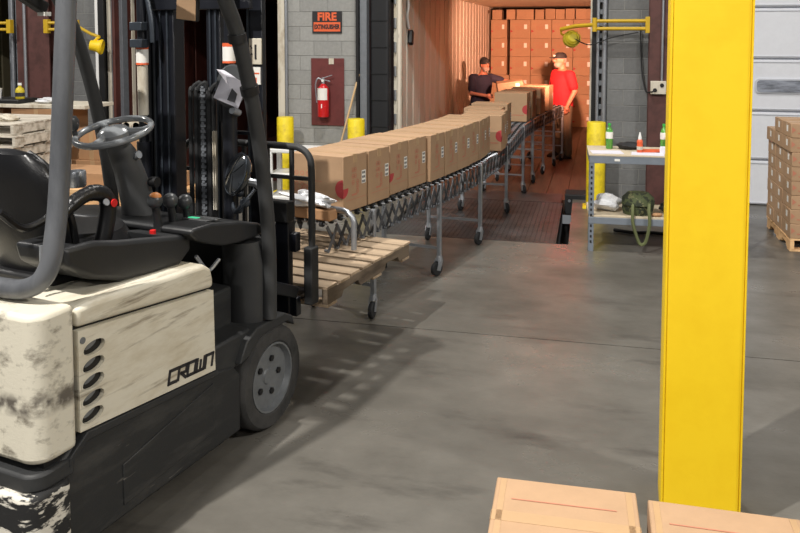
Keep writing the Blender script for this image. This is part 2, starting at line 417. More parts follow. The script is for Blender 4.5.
# opening 2 (behind the mast) jambs
t = thing('door_jamb', 'pale door jamb right of the dark trailer behind the mast', 'jamb')
obj('rail', G().box((-4.16, 10.36, 0), (-4.06, 10.5, 3.3)), 'cream_frame', t, bevel=.004)
obj('track', G().cyl((-4.035, 10.36, 0), (-4.035, 10.36, 3.3), .02), 'galv', t)
t = thing('door_jamb', 'grey door jamb left of the dark trailer behind the steering wheel', 'jamb')
obj('rail', G().box((-6.73, 10.36, 0), (-6.55, 10.5, 3.3)), 'steel_grey', t, bevel=.004)
obj('track', G().box((-6.80, 10.36, 0), (-6.735, 10.46, 3.3)), 'cream_frame', t, bevel=.004)
t = thing('door_track', 'bright vertical strip and black seal at far left door', 'track')
obj('rail', G().box((-6.955, 10.3, 0), (-6.91, 10.38, 3.3)), 'white_plastic', t, bevel=.003)
obj('channel', G().box((-6.905, 10.3, 0), (-6.815, 10.39, 3.3)), 'black', t, bevel=.003)
t = thing('door_track', 'twin grey rails at the left edge of the far left door', 'track')
obj('rail', G().cyl((-8.37, 10.34, 0), (-8.37, 10.34, 3.3), .03), 'galv', t)
obj('channel', G().box((-8.33, 10.36, 0), (-8.22, 10.4, 3.3)), 'steel_grey', t)
obj('rail', G().box((-8.48, 10.4, 0), (-8.41, 10.46, 3.3)), 'steel_grey', t)

# ------------------------------------------------------------------ trailers
TX0, TX1, TY0, TY1 = -2.50, .03, 10.72, 21.0
def trailer(name, label, x0, x1, y0, y1, wall_m, slat_m, pitch, ceil_m='trailer_ceiling', floor_m='trailer_floor'):
    t = thing(name, label, 'trailer', (0, 0, 0))
    g = G(); g.box((x0-.12, y0, TF-.3), (x0-.045, y1, 2.95)); obj('side_wall', g, wall_m, t, smooth=0)
    rw = obj('side_wall', G().box((x1, y0, TF-.3), (x1+.06, y1, 2.95)), wall_m, t, smooth=0)
    obj('end_wall', G().box((x0-.12, y1, TF-.3), (x1+.06, y1+.06, 2.95)), wall_m, t, smooth=0)
    obj('roof', G().box((x0-.12, y0, 2.76), (x1+.06, y1, 2.85)), ceil_m, t, smooth=0)
    fb = obj('floor_bed', G().box((x0-.1, y0, TF-.2), (x1+.05, y1, TF-.02)), floor_m, t, smooth=0)
    n = 9; wd = (x1-x0)/n; src = None
    for i in range(n):
        if src is None: src = obj('floor_board', G().box((-wd/2+.004, 0, -.02), (wd/2-.004, y1-y0, 0)), floor_m, t, smooth=0); o = src
        else: o = src.copy(); col.objects.link(o); o.parent = t
        o.location = (x0+wd*(i+.5), y0, TF)
    y = y0+.1; src = None
    while y < y1-.05:
        if src is None:
            src = obj('wall_slat', G().box((-.045, -pitch/2+.03, 0), (0, pitch/2-.03, 2.76-TF)), slat_m, t, bevel=.012, seg=2); o = src
        else: o = src.copy(); col.objects.link(o); o.parent = t
        o.location = (x0, y, TF); y += pitch
    fr = G(); fr.box((x0-.1, y0-.05, TF-.3), (x0+.01, y0+.04, 2.95)); fr.box((x1, y0-.05, TF-.3), (x1+.07, y0+.04, 2.95)); fr.box((x0-.1, y0-.05, 2.76), (x1+.07, y0+.04, 2.95))
    obj('rear_frame', fr, 'cream_frame', t, bevel=.005)
    return t
tr = trailer('trailer', 'open trailer being loaded, warm lit, with ribbed wooden side wall', TX0, TX1, TY0, TY1, 'plywood_and_gap_shade', 'trailer_wall', .40)  # walls behind the slats painted dark so the gaps show as shaded lines
TROT = R(-.9)
def trot(x, y):
    dx, dy = x-TX1, y-TY0
    return TX1+dx*math.cos(TROT)-dy*math.sin(TROT), TY0+dx*math.sin(TROT)+dy*math.cos(TROT)
tr.rotation_euler = (0, 0, TROT); p_ = trot(0, 0); tr.location = (p_[0], p_[1], 0)
g = G()
for i in range(8): g.cyl((TX0-.075, TY0-.07, .2+i*.33), (TX0-.075, TY0-.07, .34+i*.33), .018, n=8)
obj('hinge_rod', g, 'galv', tr)
trailer('trailer', 'dark empty trailer with red brown plywood wall behind the mast', -6.60, -4.12, 10.72, 20.6, 'plywood_red', 'plywood_red', 1.22, 'plywood_and_gap_shade', 'plywood_red')
t3 = trailer('trailer', 'trailer with dull olive wall at far left edge', -10.72, -8.3, 10.72, 17, 'olive_wall', 'olive_wall', .6, 'olive_wall')

# dock leveller sloping from floor down to the trailer
t = thing('dock_leveler', 'dark diamond plate dock leveller ramp sloping into the trailer', 'dock leveler')
LX0, LX1 = PX0+.02, -.285
obj('deck', G().prism([(PY0+.012, -.03), (PY0+.012, 0), (10.38, TF+.03), (10.38, TF-.02)], 0, LX0, LX1), 'diamond_plate', t, smooth=0)
obj('lip', G().prism([(10.385, TF+.005), (10.385, TF+.032), (11.05, TF+.018), (11.05, TF+.002)], 0, LX0+.05, LX1-.02), 'diamond_plate', t, smooth=0)
g = G()
sl = (TF+.03)/(10.38-PY0-.012)
for j in range(46):
    y = PY0+.05+j*.05
    for i in range(36):
        x = LX0+.03+i*.05; z = (y-PY0-.012)*sl
        a = R(45 if (i+j) % 2 else -45); c, q = math.cos(a), math.sin(a); L, B = .014, .005
        g.add([(x-c*L, y-q*L, z+.0005), (x+q*B, y-c*B, z+.003), (x+c*L, y+q*L, z+.0005), (x-q*B, y+c*B, z+.003)], [(0, 1, 2, 3)])
o = obj('tread', g, 'diamond_plate', t, smooth=0); o['kind'] = 'stuff'
obj('side_skirt', G().prism([(PY0+.012, -.02), (10.38, TF-.01), (10.38, -.4), (PY0+.012, -.4)], 0, LX1-.01, LX1), 'void', t, smooth=0)
for y in (9.0,):
    obj('toe_guard', G().box((LX1-.004, 8.2, -.3), (LX1+.002, 10.3, -.16)), 'black', t)
t = thing('dock_bumper', 'black rubber dock bumper block beside the leveller lip', 'bumper')
obj('block', G().box((-.26, 10.3, -.2), (.02, 10.66, .06)), 'rubber', t, bevel=.015)
obj('bolt', G().cyl((-.2, 10.285, -.02), (-.2, 10.3, -.02), .018, n=8), 'galv', t)

# bollards
def bollard(x, y, h, label):
    t = thing('bollard', label, 'bollard', (x, y, 0), group='yellow bollards along the dock wall')
    obj('post', G().lathe([(.112, 0), (.112, h-.012), (.104, h), (0, h+.002)], 24), 'yellow_bollard', t)
    obj('base_plate', G().box((-.15, -.15, 0), (.15, .15, .012)), 'yellow_bollard', t, bevel=.003)
bollard(-3.9, 9.95, 1.0, 'yellow steel bollard nearest the forklift, behind the white cart')
bollard(-2.92, 9.95, 1.0, 'yellow steel bollard right of the fire extinguisher behind conveyor boxes')
bollard(.115, 9.9, 1.04, 'yellow steel bollard behind left end of the workbench')

# dock lamps on yellow arms
def lamp(xc, arm0, arm1, y, z, label, lab2, power):
    t = thing('dock_lamp', label, 'lamp')
    x0, x1 = arm0, arm1
    for dz in (0, -.095): obj('arm', G().tube([(x0, y, z+dz), (x1, y, z+dz)], .022, 8), 'yellow_dark', t)
    obj('hinge', G().cyl((x1, y, z-.13), (x1, y, z+.04), .03, n=10), 'yellow_dark', t)
    obj('wall_bracket', G().box((x0-.04, y-.03, z-.15), (x0+.03, y+.05, z+.05)), 'yellow_dark', t, bevel=.005)
    return t
t = lamp(0, .72, .08, 10.22, 2.26, 'yellow swing arm dock lamp pointing into the lit trailer', '', 0)
obj('fore_arm', G().tube([(.08, 10.22, 2.215), (-.16, 10.36, 2.2), (-.34, 10.5, 2.16)], .025, 8), 'yellow_dark', t)
obj('yoke', G().tube(smooth_path([(-.34, 10.5, 2.16), (-.33, 10.52, 2.1), (-.25, 10.56, 2.06)]), .012, 8), 'yellow_dark', t)
Ml = Matrix.Translation((-.20, 10.52, 2.04)) @ Euler((R(-100), 0, R(12))).to_matrix().to_4x4()
obj('lamp_head', G().lathe([(.02, -.07), (.05, -.07), (.085, -.04), (.105, 0), (.11, .05), (.10, .05), (.09, .01), (.04, -.03), (0, -.03)], 24, Ml), 'lamp_yellow', t)
g = G()
for r in (.04, .075, .105): g.tube([tuple(Ml @ Vector((r*math.cos(2*math.pi*k/20), r*math.sin(2*math.pi*k/20), -.045-.35*(.105-r)))) for k in range(20)], .004, 5, closed=True)
obj('cage', g, 'lamp_yellow', t)
obj('bulb', G().ball(tuple(Ml @ Vector((0, 0, .01))), .035), 'warm_bulb', t)
obj('cord', G().tube(smooth_path([tuple(Ml @ Vector((0, 0, -.06))), (-.05, 10.44, 1.98), (.06, 10.3, 1.97), (.3, 10.26, 2.06), (.6, 10.26, 2.12)]), .007, 6), 'cable', t)
sp = bpy.data.lights.new('dock_lamp_beam', 'SPOT'); sp.energy = 4800; sp.color = (1, .46, .29); sp.spot_size = R(54); sp.spot_blend = 1; sp.shadow_soft_size = .05
so = bpy.data.objects.new('dock_lamp_beam', sp); col.objects.link(so); so.parent = t
so.location = tuple(Ml @ Vector((0, 0, .07)))
so.rotation_euler = (Vector((-1.05, 19.3, 2.1))-Vector(so.location)).to_track_quat('-Z', 'Y').to_euler()
# left lamps
t = lamp(0, -7.60, -7.10, 10.1, 2.26, 'yellow swing arm dock lamp left of the steering wheel', '', 0)
obj('fore_arm', G().tube([(-7.12, 10.1, 2.22), (-6.78, 9.95, 2.1), (-6.62, 9.9, 2.06)], .022, 8), 'yellow_dark', t)
obj('lamp_head', G().lathe([(.03, -.1), (.07, -.09), (.08, 0), (.11, .06), (.1, .08), (0, .05)], 20, Matrix.Translation((-6.66, 9.9, 1.93)) @ Euler((0, R(100), R(20))).to_matrix().to_4x4()), 'yellow_paint', t)
obj('yoke', G().tube(smooth_path([(-6.62, 9.9, 2.06), (-6.7, 9.9, 2.0), (-6.76, 9.9, 1.95)]), .02, 8), 'yellow_paint', t)
t = lamp(0, -8.22, -8.8, 10.1, 2.26, 'yellow swing arm at far left image edge', '', 0)
obj('lamp_head', G().ball((-8.62, 10.05, 1.93), .09, (1, 1, 1)), 'yellow_dark', t)

# pull strap on trailer wall
t = thing('pull_strap', 'pale strap with black grip hanging on trailer wall near its mouth', 'strap')
obj('strap', G().tube(smooth_path([(TX0+.02, 11.02, 2.72), (TX0+.03, 11.05, 2.5), (TX0+.02, 11.02, 2.35), (TX0+.03, 11.08, 2.18)]), .02, 8), 'white_plastic', t)
obj('grip', G().obox((TX0+.05, 11.12, 2.05), (.07, .11, .2), Euler((R(-18), 0, 0)).to_matrix()), 'black', t, bevel=.015)

# ------------------------------------------------------------------ wall fixtures
t = thing('fire_sign', 'black and orange FIRE EXTINGUISHER sign on grey block wall', 'sign', (-3.455, 10.385, 2.26))
obj('board', G().box((-.21, 0, -.15), (.21, .012, .15)), 'sign_black', t, bevel=.003)
lo_ = obj('orange_band', G().box((-.19, -.003, -.125), (.19, .0, .0)), 'sign_orange', t)
o = obj('lettering', text_mesh('FIRE', .15, .001, .006), '', t, smooth=0); o.data.materials.append(MATS['sign_orange']); o.rotation_euler = (R(90), 0, 0); o.location = (0, -.003, .07)
o = obj('lettering', text_mesh('EXTINGUISHER', .085, .001, .004, .62), '', t, smooth=0); o.data.materials.append(MATS['sign_black']); o.rotation_euler = (R(90), 0, 0); o.location = (0, -.005, -.065)
t = thing('mounting_board', 'maroon painted board on block wall behind fire extinguisher', 'board', (-3.45, 10.382, 1.31))
obj('panel', G().box((-.235, 0, -.46), (.235, .015, .46)), 'sign_board', t, bevel=.003)
obj('tag', G().box((.02, -.004, .38), (.09, 0, .46)), 'cream_frame', t)
t = thing('fire_extinguisher', 'red fire extinguisher with white label hung on maroon board', 'extinguisher', (-3.485, 10.30, .97))
obj('tank', G().lathe([(.06, 0), (.075, .01), (.078, .03), (.078, .36), (.068, .41), (.035, .445), (.02, .46), (0, .46)], 24), 'fire_red', t)
obj('label', G().add([(.0795*math.cos(R(a)), .0795*math.sin(R(a)), z) for a in range(-150, -29, 10) for z in (.24, .40)], [(2*i, 2*i+2, 2*i+3, 2*i+1) for i in range(12)]), 'white_label', t)
obj('emblem', G().add([(.0797*math.cos(R(-90+a)), .0797*math.sin(R(-90+a)), .16+z) for a, z in ((0, .03), (40, 0), (0, -.03), (-40, 0))], [(0, 1, 2, 3)]), 'white_label', t)
v_ = obj('valve', G().lathe([(.022, .455), (.024, .49), (.018, .5), (.018, .53), (0, .53)], 14), 'galv', t)
obj('handle', G().bar((-.02, 0, .53), (.13, 0, .575), .025, .012), 'galv', v_, bevel=.003); obj('lever', G().bar((-.01, 0, .515), (.10, 0, .49), .022, .012), 'galv', v_, bevel=.003)
obj('gauge', G().cyl((0, -.03, .5), (0, -.018, .5), .018), 'white_label', v_)
obj('hose', G().tube(smooth_path([(-.015, -.01, .51), (-.07, -.02, .53), (-.105, -.01, .44), (-.10, 0, .30), (-.092, 0, .20)]), .011, 8), 'galv', t)
obj('bracket', G().box((-.03, .06, .1), (.03, .085, .42)), 'black', t)
tag(obj('broom_handle', G().cyl((-3.36, 10.12, .0), (-3.0, 10.365, 1.56), .014, n=10), 'wood_pole'), 'pale wooden pole leaning on block wall by fire extinguisher', 'pole')

# yellow structural pillar in the foreground
t = thing('yellow_pillar', 'tall yellow painted steel pillar in the right foreground', 'column', (.492, 3.50, 0), rz=-3)
obj('shaft', G().box((-.148, 0, 0), (.156, .28, 5.5)), 'yellow_paint', t, bevel=.004)
obj('edge_plate', G().box((-.158, -.004, 0), (-.148, .284, 5.5)), 'yellow_paint', t, bevel=.002)
obj('edge_plate', G().box((.156, -.004, 0), (.164, .284, 5.5)), 'yellow_paint', t, bevel=.002)

# ------------------------------------------------------------------ cardboard boxes
def card_proto(W, L, H, kind, mark=True):
    """kind 'side': printing on +x and -y faces; 'front': printing on -y face; 'plain'"""
    b = obj('cardboard_box', G().box((-W/2, -L/2, 0), (W/2, L/2, H)), 'card', bevel=.005, seg=2)
    e = .0012
    g = G(); g.box((-W/2+.002, -.028, H), (W/2-.002, .028, H+e)); g.box((W/2, -.028, H-.06), (W/2+e, .028, H)); g.box((-W/2-e, -.028, H-.06), (-W/2, .028, H))
    if kind != 'front': obj('tape', g, 'tape', b, smooth=0)
    def on(face, pts):   # (a, z) in the face plane, a runs left to right as seen from outside
        if face == 'x': return [(W/2+e, p[0], p[1]) for p in pts]
        return [(p[0], -L/2-e, p[1]) for p in pts]
    def rect(g, face, a, z, w_, h_): g.add(on(face, [(a, z), (a+w_, z), (a+w_, z+h_), (a, z+h_)]), [(0, 1, 2, 3)])
    def arc(g, face, a, z, r, a0, a1, n=16):
        pts = [(a, z)] + [(a+r*math.cos(R(a0+(a1-a0)*k/n)), z+r*math.sin(R(a0+(a1-a0)*k/n))) for k in range(n+1)]
        g.add(on(face, pts), [tuple(range(len(pts)))])
    def ring(g, face, a, z, r, th=.006, n=20):
        for k in range(n):
            t0, t1 = 2*math.pi*k/n, 2*math.pi*(k+1)/n
            g.add(on(face, [(a+q*math.cos(t), z+q*math.sin(t)) for q, t in ((r, t0), (r, t1), (r-th, t1), (r-th, t0))]), [(0, 1, 2, 3)])
    if kind == 'side':
        if mark: g = G(); arc(g, 'y', W/2, .17*H/.4, .066, 90, 270); arc(g, 'x', -L/2, .17*H/.4, .066, -90, 0); obj('red_mark', g, 'red_print', b, smooth=0)
        g = G()
        for k, (a, z) in enumerate([(-.03, .29), (.0, .29), (-.03, .245), (.0, .245), (-.03, .20), (.03, .20), (.03, .165), (.03, .13)]):
            ring(g, 'x', a, z, .018)
            rect(g, 'x', a-.012, z-.004, .024, .006)
        rect(g, 'x', -.05, .105, .07, .014); rect(g, 'x', -L/2+.04, .078, L-.06, .004)
        for a in (-.17, -.12, -.07):
            for z in (.26, .22, .18, .14):
                if a < -.1 or z > .2: ring(g, 'y', a, z, .017)
        ring(g, 'y', -.09, .145, .036, .008); ring(g, 'y', -.09, .145, .02, .008)
        rect(g, 'y', -.19, .21, .24, .004); rect(g, 'y', -.05, .085, .24, .012)
        obj('red_print', g, 'red_faint', b, smooth=0)
        g = G(); rect(g, 'x', .085, .175, .055, .095); lb = obj('label', g, 'white_label', b, smooth=0)
        e = .0018; g = G()
        for z in (.18, .212, .244): rect(g, 'x', .093, z, .018, .018); rect(g, 'x', .117, z, .014, .018)
        obj('ink', g, 'label_ink', lb, smooth=0)
    if kind == 'front':
        g = G(); g.add(on('y', [(-W/2+.01, .13), (-W/2+.075, .165), (-W/2+.01, .20)]), [(0, 1, 2)]); obj('red_mark', g, 'red_print', b, smooth=0)
        g = G()
        for a in (-.1, -.04, .02):
            for z in (.27, .22): ring(g, 'y', a, z, .022)
        rect(g, 'y', -.2, .33, .3, .006); obj('red_print', g, 'red_faint', b, smooth=0)
        g = G(); rect(g, 'y', .09, .215, .07, .11); obj('label', g, 'white_label', b, smooth=0)
    return b
def put(proto, used, loc, rz, label, group, sc=None, tilt=0):
    if not used: used.append(1); o = proto
    else: o = dup(proto)
    o.location = loc; o.rotation_euler = (0, R(tilt), R(rz))
    if sc: o.scale = sc
    return tag(o, label, 'box', group)
ORD = ['first', 'second', 'third', 'fourth', 'fifth', 'sixth', 'seventh', 'eighth', 'ninth', 'tenth', 'eleventh', 'twelfth', 'thirteenth', 'fourteenth', 'fifteenth', 'sixteenth', 'seventeenth', 'eighteenth']

# ------------------------------------------------------------------ conveyor path
NEAR = [(4.70, -1.80), (5.63, -1.52), (6.76, -1.23), (7.87, -1.01), (9.55, -.93), (11.02, -.845), (11.86, -.775), (12.67, -.66), (13.49, -.535), (14.3, -.37)]
HGT = [(4.7, .845), (8.3, .83), (8.9, .79), (9.9, .80), (11.0, .87), (14.3, .88)]
def lerp(tab, y):
    for (a, p), (b, q) in zip(tab[:-1], tab[1:]):
        if y <= b: return p+(q-p)*(y-a)/(b-a)
    return tab[-1][1]
def near_x(y): return (lerp(NEAR, y-.25)+lerp(NEAR, y)+lerp(NEAR, y+.25))/3 if 5.0 < y < 14 else lerp(NEAR, y)
CW = .54
def frame(y):           # near edge point, unit tangent, unit left normal
    a = Vector((near_x(y-.05), y-.05, 0)); b = Vector((near_x(y+.05), y+.05, 0)); t = (b-a).normalized()
    return Vector((near_x(y), y, 0)), t, Vector((-t.y, t.x, 0))
def floor_z(y): return 0 if y < PY0 else max(TF, (y-PY0)*sl) if y < 10.38 else TF
cvy = thing('roller_conveyor', 'long flexible scissor frame roller conveyor carrying the boxes into trailer', 'conveyor')
Y0, Y1 = 5.06, 14.15
ys = []; y = Y0
while y < Y1: ys.append(y); y += .105
farb = G()
for side in (0, 1):
    for i in range(len(ys)-1):
        n0, t0, l0 = frame(ys[i]); n1, t1, l1 = frame(ys[i+1])
        p0 = n0 + l0*CW*side; p1 = n1 + l1*CW*side; off = l0*(.012 if side else -.012)
        z0, z1 = lerp(HGT, ys[i])-.04, lerp(HGT, ys[i+1])-.04
        if side:
            farb.bar(p0+Vector((0, 0, z0)), p1+Vector((0, 0, z1-.165)), .006, .026); farb.bar(p0+off+Vector((0, 0, z0-.165)), p1+off+Vector((0, 0, z1)), .006, .026); continue
        obj('scissor_bar', G().bar(p0+Vector((0, 0, z0)), p1+Vector((0, 0, z1-.165)), .006, .026), 'lattice', cvy, smooth=0)
        obj('scissor_bar', G().bar(p0+off+Vector((0, 0, z0-.165)), p1+off+Vector((0, 0, z1)), .006, .026), 'rubber' if i % 2 else 'lattice', cvy, smooth=0)
o = obj('scissor_lattice', farb, 'lattice', cvy, smooth=0); o['kind'] = 'stuff'
for i, y in enumerate(ys):
    n, t, l = frame(y); z = lerp(HGT, y)
    a = n+Vector((0, 0, z-.022)) - l*.005; b = n+l*(CW+.005)+Vector((0, 0, z-.022))
    ax = obj('axle', G().cyl(a, b, .006, n=6), 'galv', cvy)
    g = G()
    for k in range(6):
        c = a+(b-a)*((k+.5)/6); d = (b-a).normalized()*.012
        g.cyl(c-d, c+d, .022, n=10)
    o = obj('skate_wheels', g, 'rubber', ax, smooth=30); o['kind'] = 'stuff'
    p = n+Vector((0, 0, z-.205)); obj('pivot_pin', G().cyl(p-l*.016, p+l*.016, .012, n=6), 'steel_grey', cvy)
for k, y in enumerate([5.63, 6.76, 7.87, 9.55, 11.02, 11.86, 12.67, 13.49, 14.1]):
    n, t, l = frame(y); fz = floor_z(y); zt = lerp(HGT, y)-.03
    far = n+l*CW
    for p in (n, far):
        obj('leg', G().bar(p+Vector((0, 0, fz+.17)), p+Vector((0, 0, zt)), .036, .036, tuple(t)), 'galv', cvy, bevel=.004)
        # caster
        a = R(random.uniform(-50, 50)+20); dx = Vector((math.sin(a), math.cos(a), 0)); sx = Vector((dx.y, -dx.x, 0))
        wc = p - dx*.03 + Vector((0, 0, fz+.062))
        Mw = Matrix.Translation(wc) @ sx.to_track_quat('Z', 'Y').to_matrix().to_4x4()
        ft = G().cyl(p+Vector((0, 0, fz+.13)), p+Vector((0, 0, fz+.175)), .032, .024, n=12)
        for q in (-1, 1): ft.bar(p+sx*q*.024+Vector((0, 0, fz+.14)), wc+sx*q*.024-Vector((0, 0, .012)), .006, .045, tuple(dx))
        cs = obj('caster_fork', ft, 'galv', cvy)
        wl = obj('caster_wheel', G().lathe([(.02, -.017), (.055, -.017), (.062, -.010), (.062, .010), (.055, .017), (.02, .017)], 20, Mw), 'rubber', cs)
    zb = fz+(.24 if k < 3 else .34 if k < 4 else .5)
    obj('cross_bar', G().bar(n+Vector((0, 0, zb)), far+Vector((0, 0, zb)), .022, .022), 'galv', cvy)
    if k > 3: obj('cross_bar', G().bar(n+Vector((0, 0, zb-.24)), far+Vector((0, 0, zb-.24)), .018, .018), 'galv', cvy)
# end handle at the near end
n, t, l = frame(5.08)
hp = n-l*.17+t*.05
obj('end_handle', G().tube(smooth_path([hp+Vector((0, 0, .655)), hp+Vector((0, 0, .80)), hp+Vector((0, 0, .865))+l*.01, hp+l*.06+Vector((0, 0, .905)), hp+l*.14+Vector((0, 0, .915)), hp+l*.5+Vector((0, 0, .915)), hp+l*.67+Vector((0, 0, .90)), hp+l*.71+Vector((0, 0, .84)), hp+l*.71+Vector((0, 0, .66))], 5), .019, 10), 'galv', cvy)
# cardboard scrap and plastic film on the end of the conveyor
c = n+l*.16+t*.0; rz = math.degrees(math.atan2(t.y, t.x))-90
tag(obj('cardboard_scrap', G().obox(c+Vector((0, 0, .885)), (.40, .10, .075), Matrix.Rotation(R(rz), 3, 'Z')), 'card_dark', bevel=.01), 'folded brown cardboard scrap under plastic film at near conveyor end', 'cardboard')
def crumple(name, c, sx, sy, sz, m, rz=0, amp=.35, seed=1, n=26, k=16):
    rd = random.Random(seed); g = G().ball((0, 0, 0), 1, (1, 1, 1), n, k)
    ph = [(rd.uniform(2, 7), rd.uniform(2, 7), rd.uniform(2, 7), rd.uniform(0, 6)) for _ in range(7)]
    out = []
    for x, y, z in g.v:
        d = sum(math.sin(a*x+b*y+cc*z+e) for a, b, cc, e in ph)/7
        f = 1+amp*d+rd.uniform(-.06, .06); out.append((x*f*sx, y*f*sy, max(-.9, z*f)*sz))
    g.v = [tuple(Matrix.Rotation(R(rz), 3, 'Z') @ Vector(v) + Vector(c)) for v in out]
    return obj(name, g, m, smooth=25)
tag(crumple('plastic_film', c+Vector((0, 0, .972)), .20, .07, .05, 'poly_bag', rz, .7, 3), 'crumpled white plastic film draped on near end of conveyor', 'plastic')

# ------------------------------------------------------------------ boxes riding the conveyor
bp = card_proto(.46, .318, .40, 'side'); used = []; bp2 = card_proto(.46, .318, .40, 'side', False); used2 = []
rows = [(5.44, 0), (5.768, .0), (6.13, .03), (6.455, .03), (6.785, .0), (7.115, 0), (7.445, .0), (7.775, .01), (8.105, .0), (8.435, .01), (9.05, -.07), (9.40, -.04), (9.78, .05), (10.2, .04), (11.40, -.04), (11.86, -.05), (12.45, -.06), (13.05, -.07)]
for i, (y, off) in enumerate(rows):
    n, t, l = frame(y); c = n+l*(CW/2-.01+off); rz = math.degrees(math.atan2(t.y, t.x))-90
    where = 'cardboard box nearest the forklift, %s in the conveyor row' if i < 1 else 'taped brown cardboard box, %s from the near end of the conveyor row'
    pm, um = (bp, used) if i in (0, 2, 10, 14) else (bp2, used2)
    put(pm, um, (c.x, c.y, lerp(HGT, y)+.002), rz+random.uniform(-1, 1), where % ORD[i], 'boxes on the conveyor')

# wall of boxes inside the trailer
BW, BH, BL, BY = .495, .443, .36, 19.3
fp = card_proto(BW-.008, BL, BH-.004, 'front'); uf = []
names = ['bottom', 'second', 'third', 'fourth', 'fifth', 'sixth']
xr = TX1-.012
zrow = [TF+.004]
for r in range(6): zrow.append(zrow[-1]+(BH if r else .326))
for r in range(6):
    for c in range(5):
        gap = 0
        if c == 4: gap = .06 if r > 2 else .0
        x = xr-BW*(c+.5)-gap; yy = BY+random.uniform(-.015, .02)+(.05 if c == 4 else 0)
        sc = (.80 if c == 4 and r > 2 else .94 if c == 4 else 1, 1, .326/BH if r == 0 else 1)
        if c == 4 and r > 2: x += .04
        q_ = trot(x, yy+BL/2)
        put(fp, uf, (q_[0], q_[1], zrow[r]), -.9, 'carton in box wall inside trailer, %s row from floor, %s from right' % (names[r], ORD[c]), 'boxes stacked at the trailer end', sc)
sb = card_proto(.2, .36, .25, 'plain'); us = []
x = xr-.12; ztop = zrow[6]
for i in range(11):
    wd = random.choice([.9, 1.05, 1.15]); 
    if i == 9: x -= .10
    if i == 10: x -= .12
    q_ = trot(x, BY+.2)
    put(sb, us, (q_[0], q_[1], ztop+(.028 if i == 10 else .002)), random.uniform(-1.5, .0), 'small carton lying on top of box wall, %s from right' % ORD[i], 'small cartons on top of the box wall', (wd, 1, random.uniform(.92, 1.0)), 14 if i == 10 else 0)
    x -= .2*wd+.02
tag(dup(sb), 'x', 'box')
o = [q for q in col.objects if q.get('label') == 'x'][0]
o['label'] = 'carton standing in dark gap between box wall and trailer side'; o['group'] = 'boxes stacked at the trailer end'
q_ = trot(TX0+.1, BY+.75); o.location = (q_[0], q_[1], TF+.004); o.scale = (.8, 1, 9.4); o.rotation_euler = (0, 0, 0)

# box in the hands of the navy-shirt worker
hb = card_proto(.44, .32, .36, 'front'); 
tag(hb, 'tilted open carton held by the worker in navy shirt', 'box')

# ------------------------------------------------------------------ pallets
def pallet(name, label, loc, rz, W, L, boards=8, m='pallet_wood', ms='pallet_old', group=None, hs=.09, notch=True):
    t = thing(name, label, 'pallet', loc, rz, group)
    bw = L/boards-.03; pos = [bw/2+i*(L-bw)/(boards-1) for i in range(boards)]
    src = obj('deck_board', G().box((-W, -bw/2, 0), (0, bw/2, .018)), m, t, bevel=.002, seg=1, smooth=0)
    for i, p in enumerate(pos):
        o = src if i == 0 else src.copy()
        if i: col.objects.link(o); o.parent = t
        o.location = (random.uniform(-.008, .008), p+random.uniform(-.008, .008), hs+.018); o.rotation_euler = (0, 0, R(random.uniform(-.8, .8)))
    for i, p in enumerate((pos[0], pos[len(pos)//2], pos[-1])):
        o = src.copy(); o.name = 'bottom_board'; col.objects.link(o); o.parent = t; o.location = (0, p, 0)
    for x in (-.04, -W/2, -W+.002):
        if notch:
            poly = [(0, .018), (0, hs+.018), (L, hs+.018), (L, .018), (L*.86, .018), (L*.84, .055), (L*.68, .06), (L*.66, .018), (L*.36, .018), (L*.33, .06), (L*.17, .052), (L*.15, .018)]
        else: poly = [(0, .018), (0, hs+.018), (L, hs+.018), (L, .018)]
        obj('stringer', G().prism(poly, 0, x, x+.038), ms, t, bevel=.002, seg=1, smooth=0)
    return t

# ------------------------------------------------------------------ forklift (local x = right side 0, y forward, z up)
fk = thing('forklift', 'worn cream and black electric forklift with raised mast parts facing conveyor', 'forklift', (-1.61, 3.86, 0), -11.8)
fk['label'] = 'worn cream and black electric forklift facing the box conveyor'
FW = -1.07
# chassis
obj('chassis_skirt', G().prism([(-1.36, .11), (-1.36, .50), (-1.25, .55), (-.44, .485), (-.30, .46), (-.245, .40), (-.245, .11)], 0, FW, -.012), 'fk_skirt', fk, bevel=.012)
obj('skirt_panel', G().prism([(-1.05, .16), (-1.05, .335), (-.46, .44), (-.46, .2)], 0, -.02, -.006), 'fk_skirt', fk, bevel=.004)
obj('ledge_trim', G().prism([(-1.33, .50), (-1.24, .565), (-.44, .498), (-.44, .475), (-1.24, .53), (-1.33, .465)], 0, -.06, .004), 'fk_black', fk, bevel=.004)
# bumper
bmp = [(0, 0)]
def rcorner(x0, x1, y0, y1, r, n=6):
    pts = [(x0, y1), (x0, y0+r)]
    pts = [(x0, y1)]
    for k in range(n+1): a = R(180+90*k/n); pts.append((x0+r+r*math.cos(a), y0+r+r*math.sin(a)))
    for k in range(n+1): a = R(270+90*k/n); pts.append((x1-r+r*math.cos(a), y0+r+r*math.sin(a)))
    pts.append((x1, y1)); return pts
obj('rear_bumper', G().prism(rcorner(FW-.01, .012, -1.52, -1.33, .07), 2, .06, .435), 'fk_bumper', fk, bevel=.02, seg=3)
obj('bumper_cap', G().prism(rcorner(FW, .0, -1.49, -1.30, .07), 2, .43, .50), 'fk_black', fk, bevel=.012)
obj('counterweight', G().prism(rcorner(FW, -.0, -1.47, -1.285, .075), 2, .525, 1.085), 'fk_cream_worn', fk, bevel=.022, seg=3)
obj('gap_filler', G().box((FW+.02, -1.42, .48), (-.03, -1.2, .56)), 'black', fk)
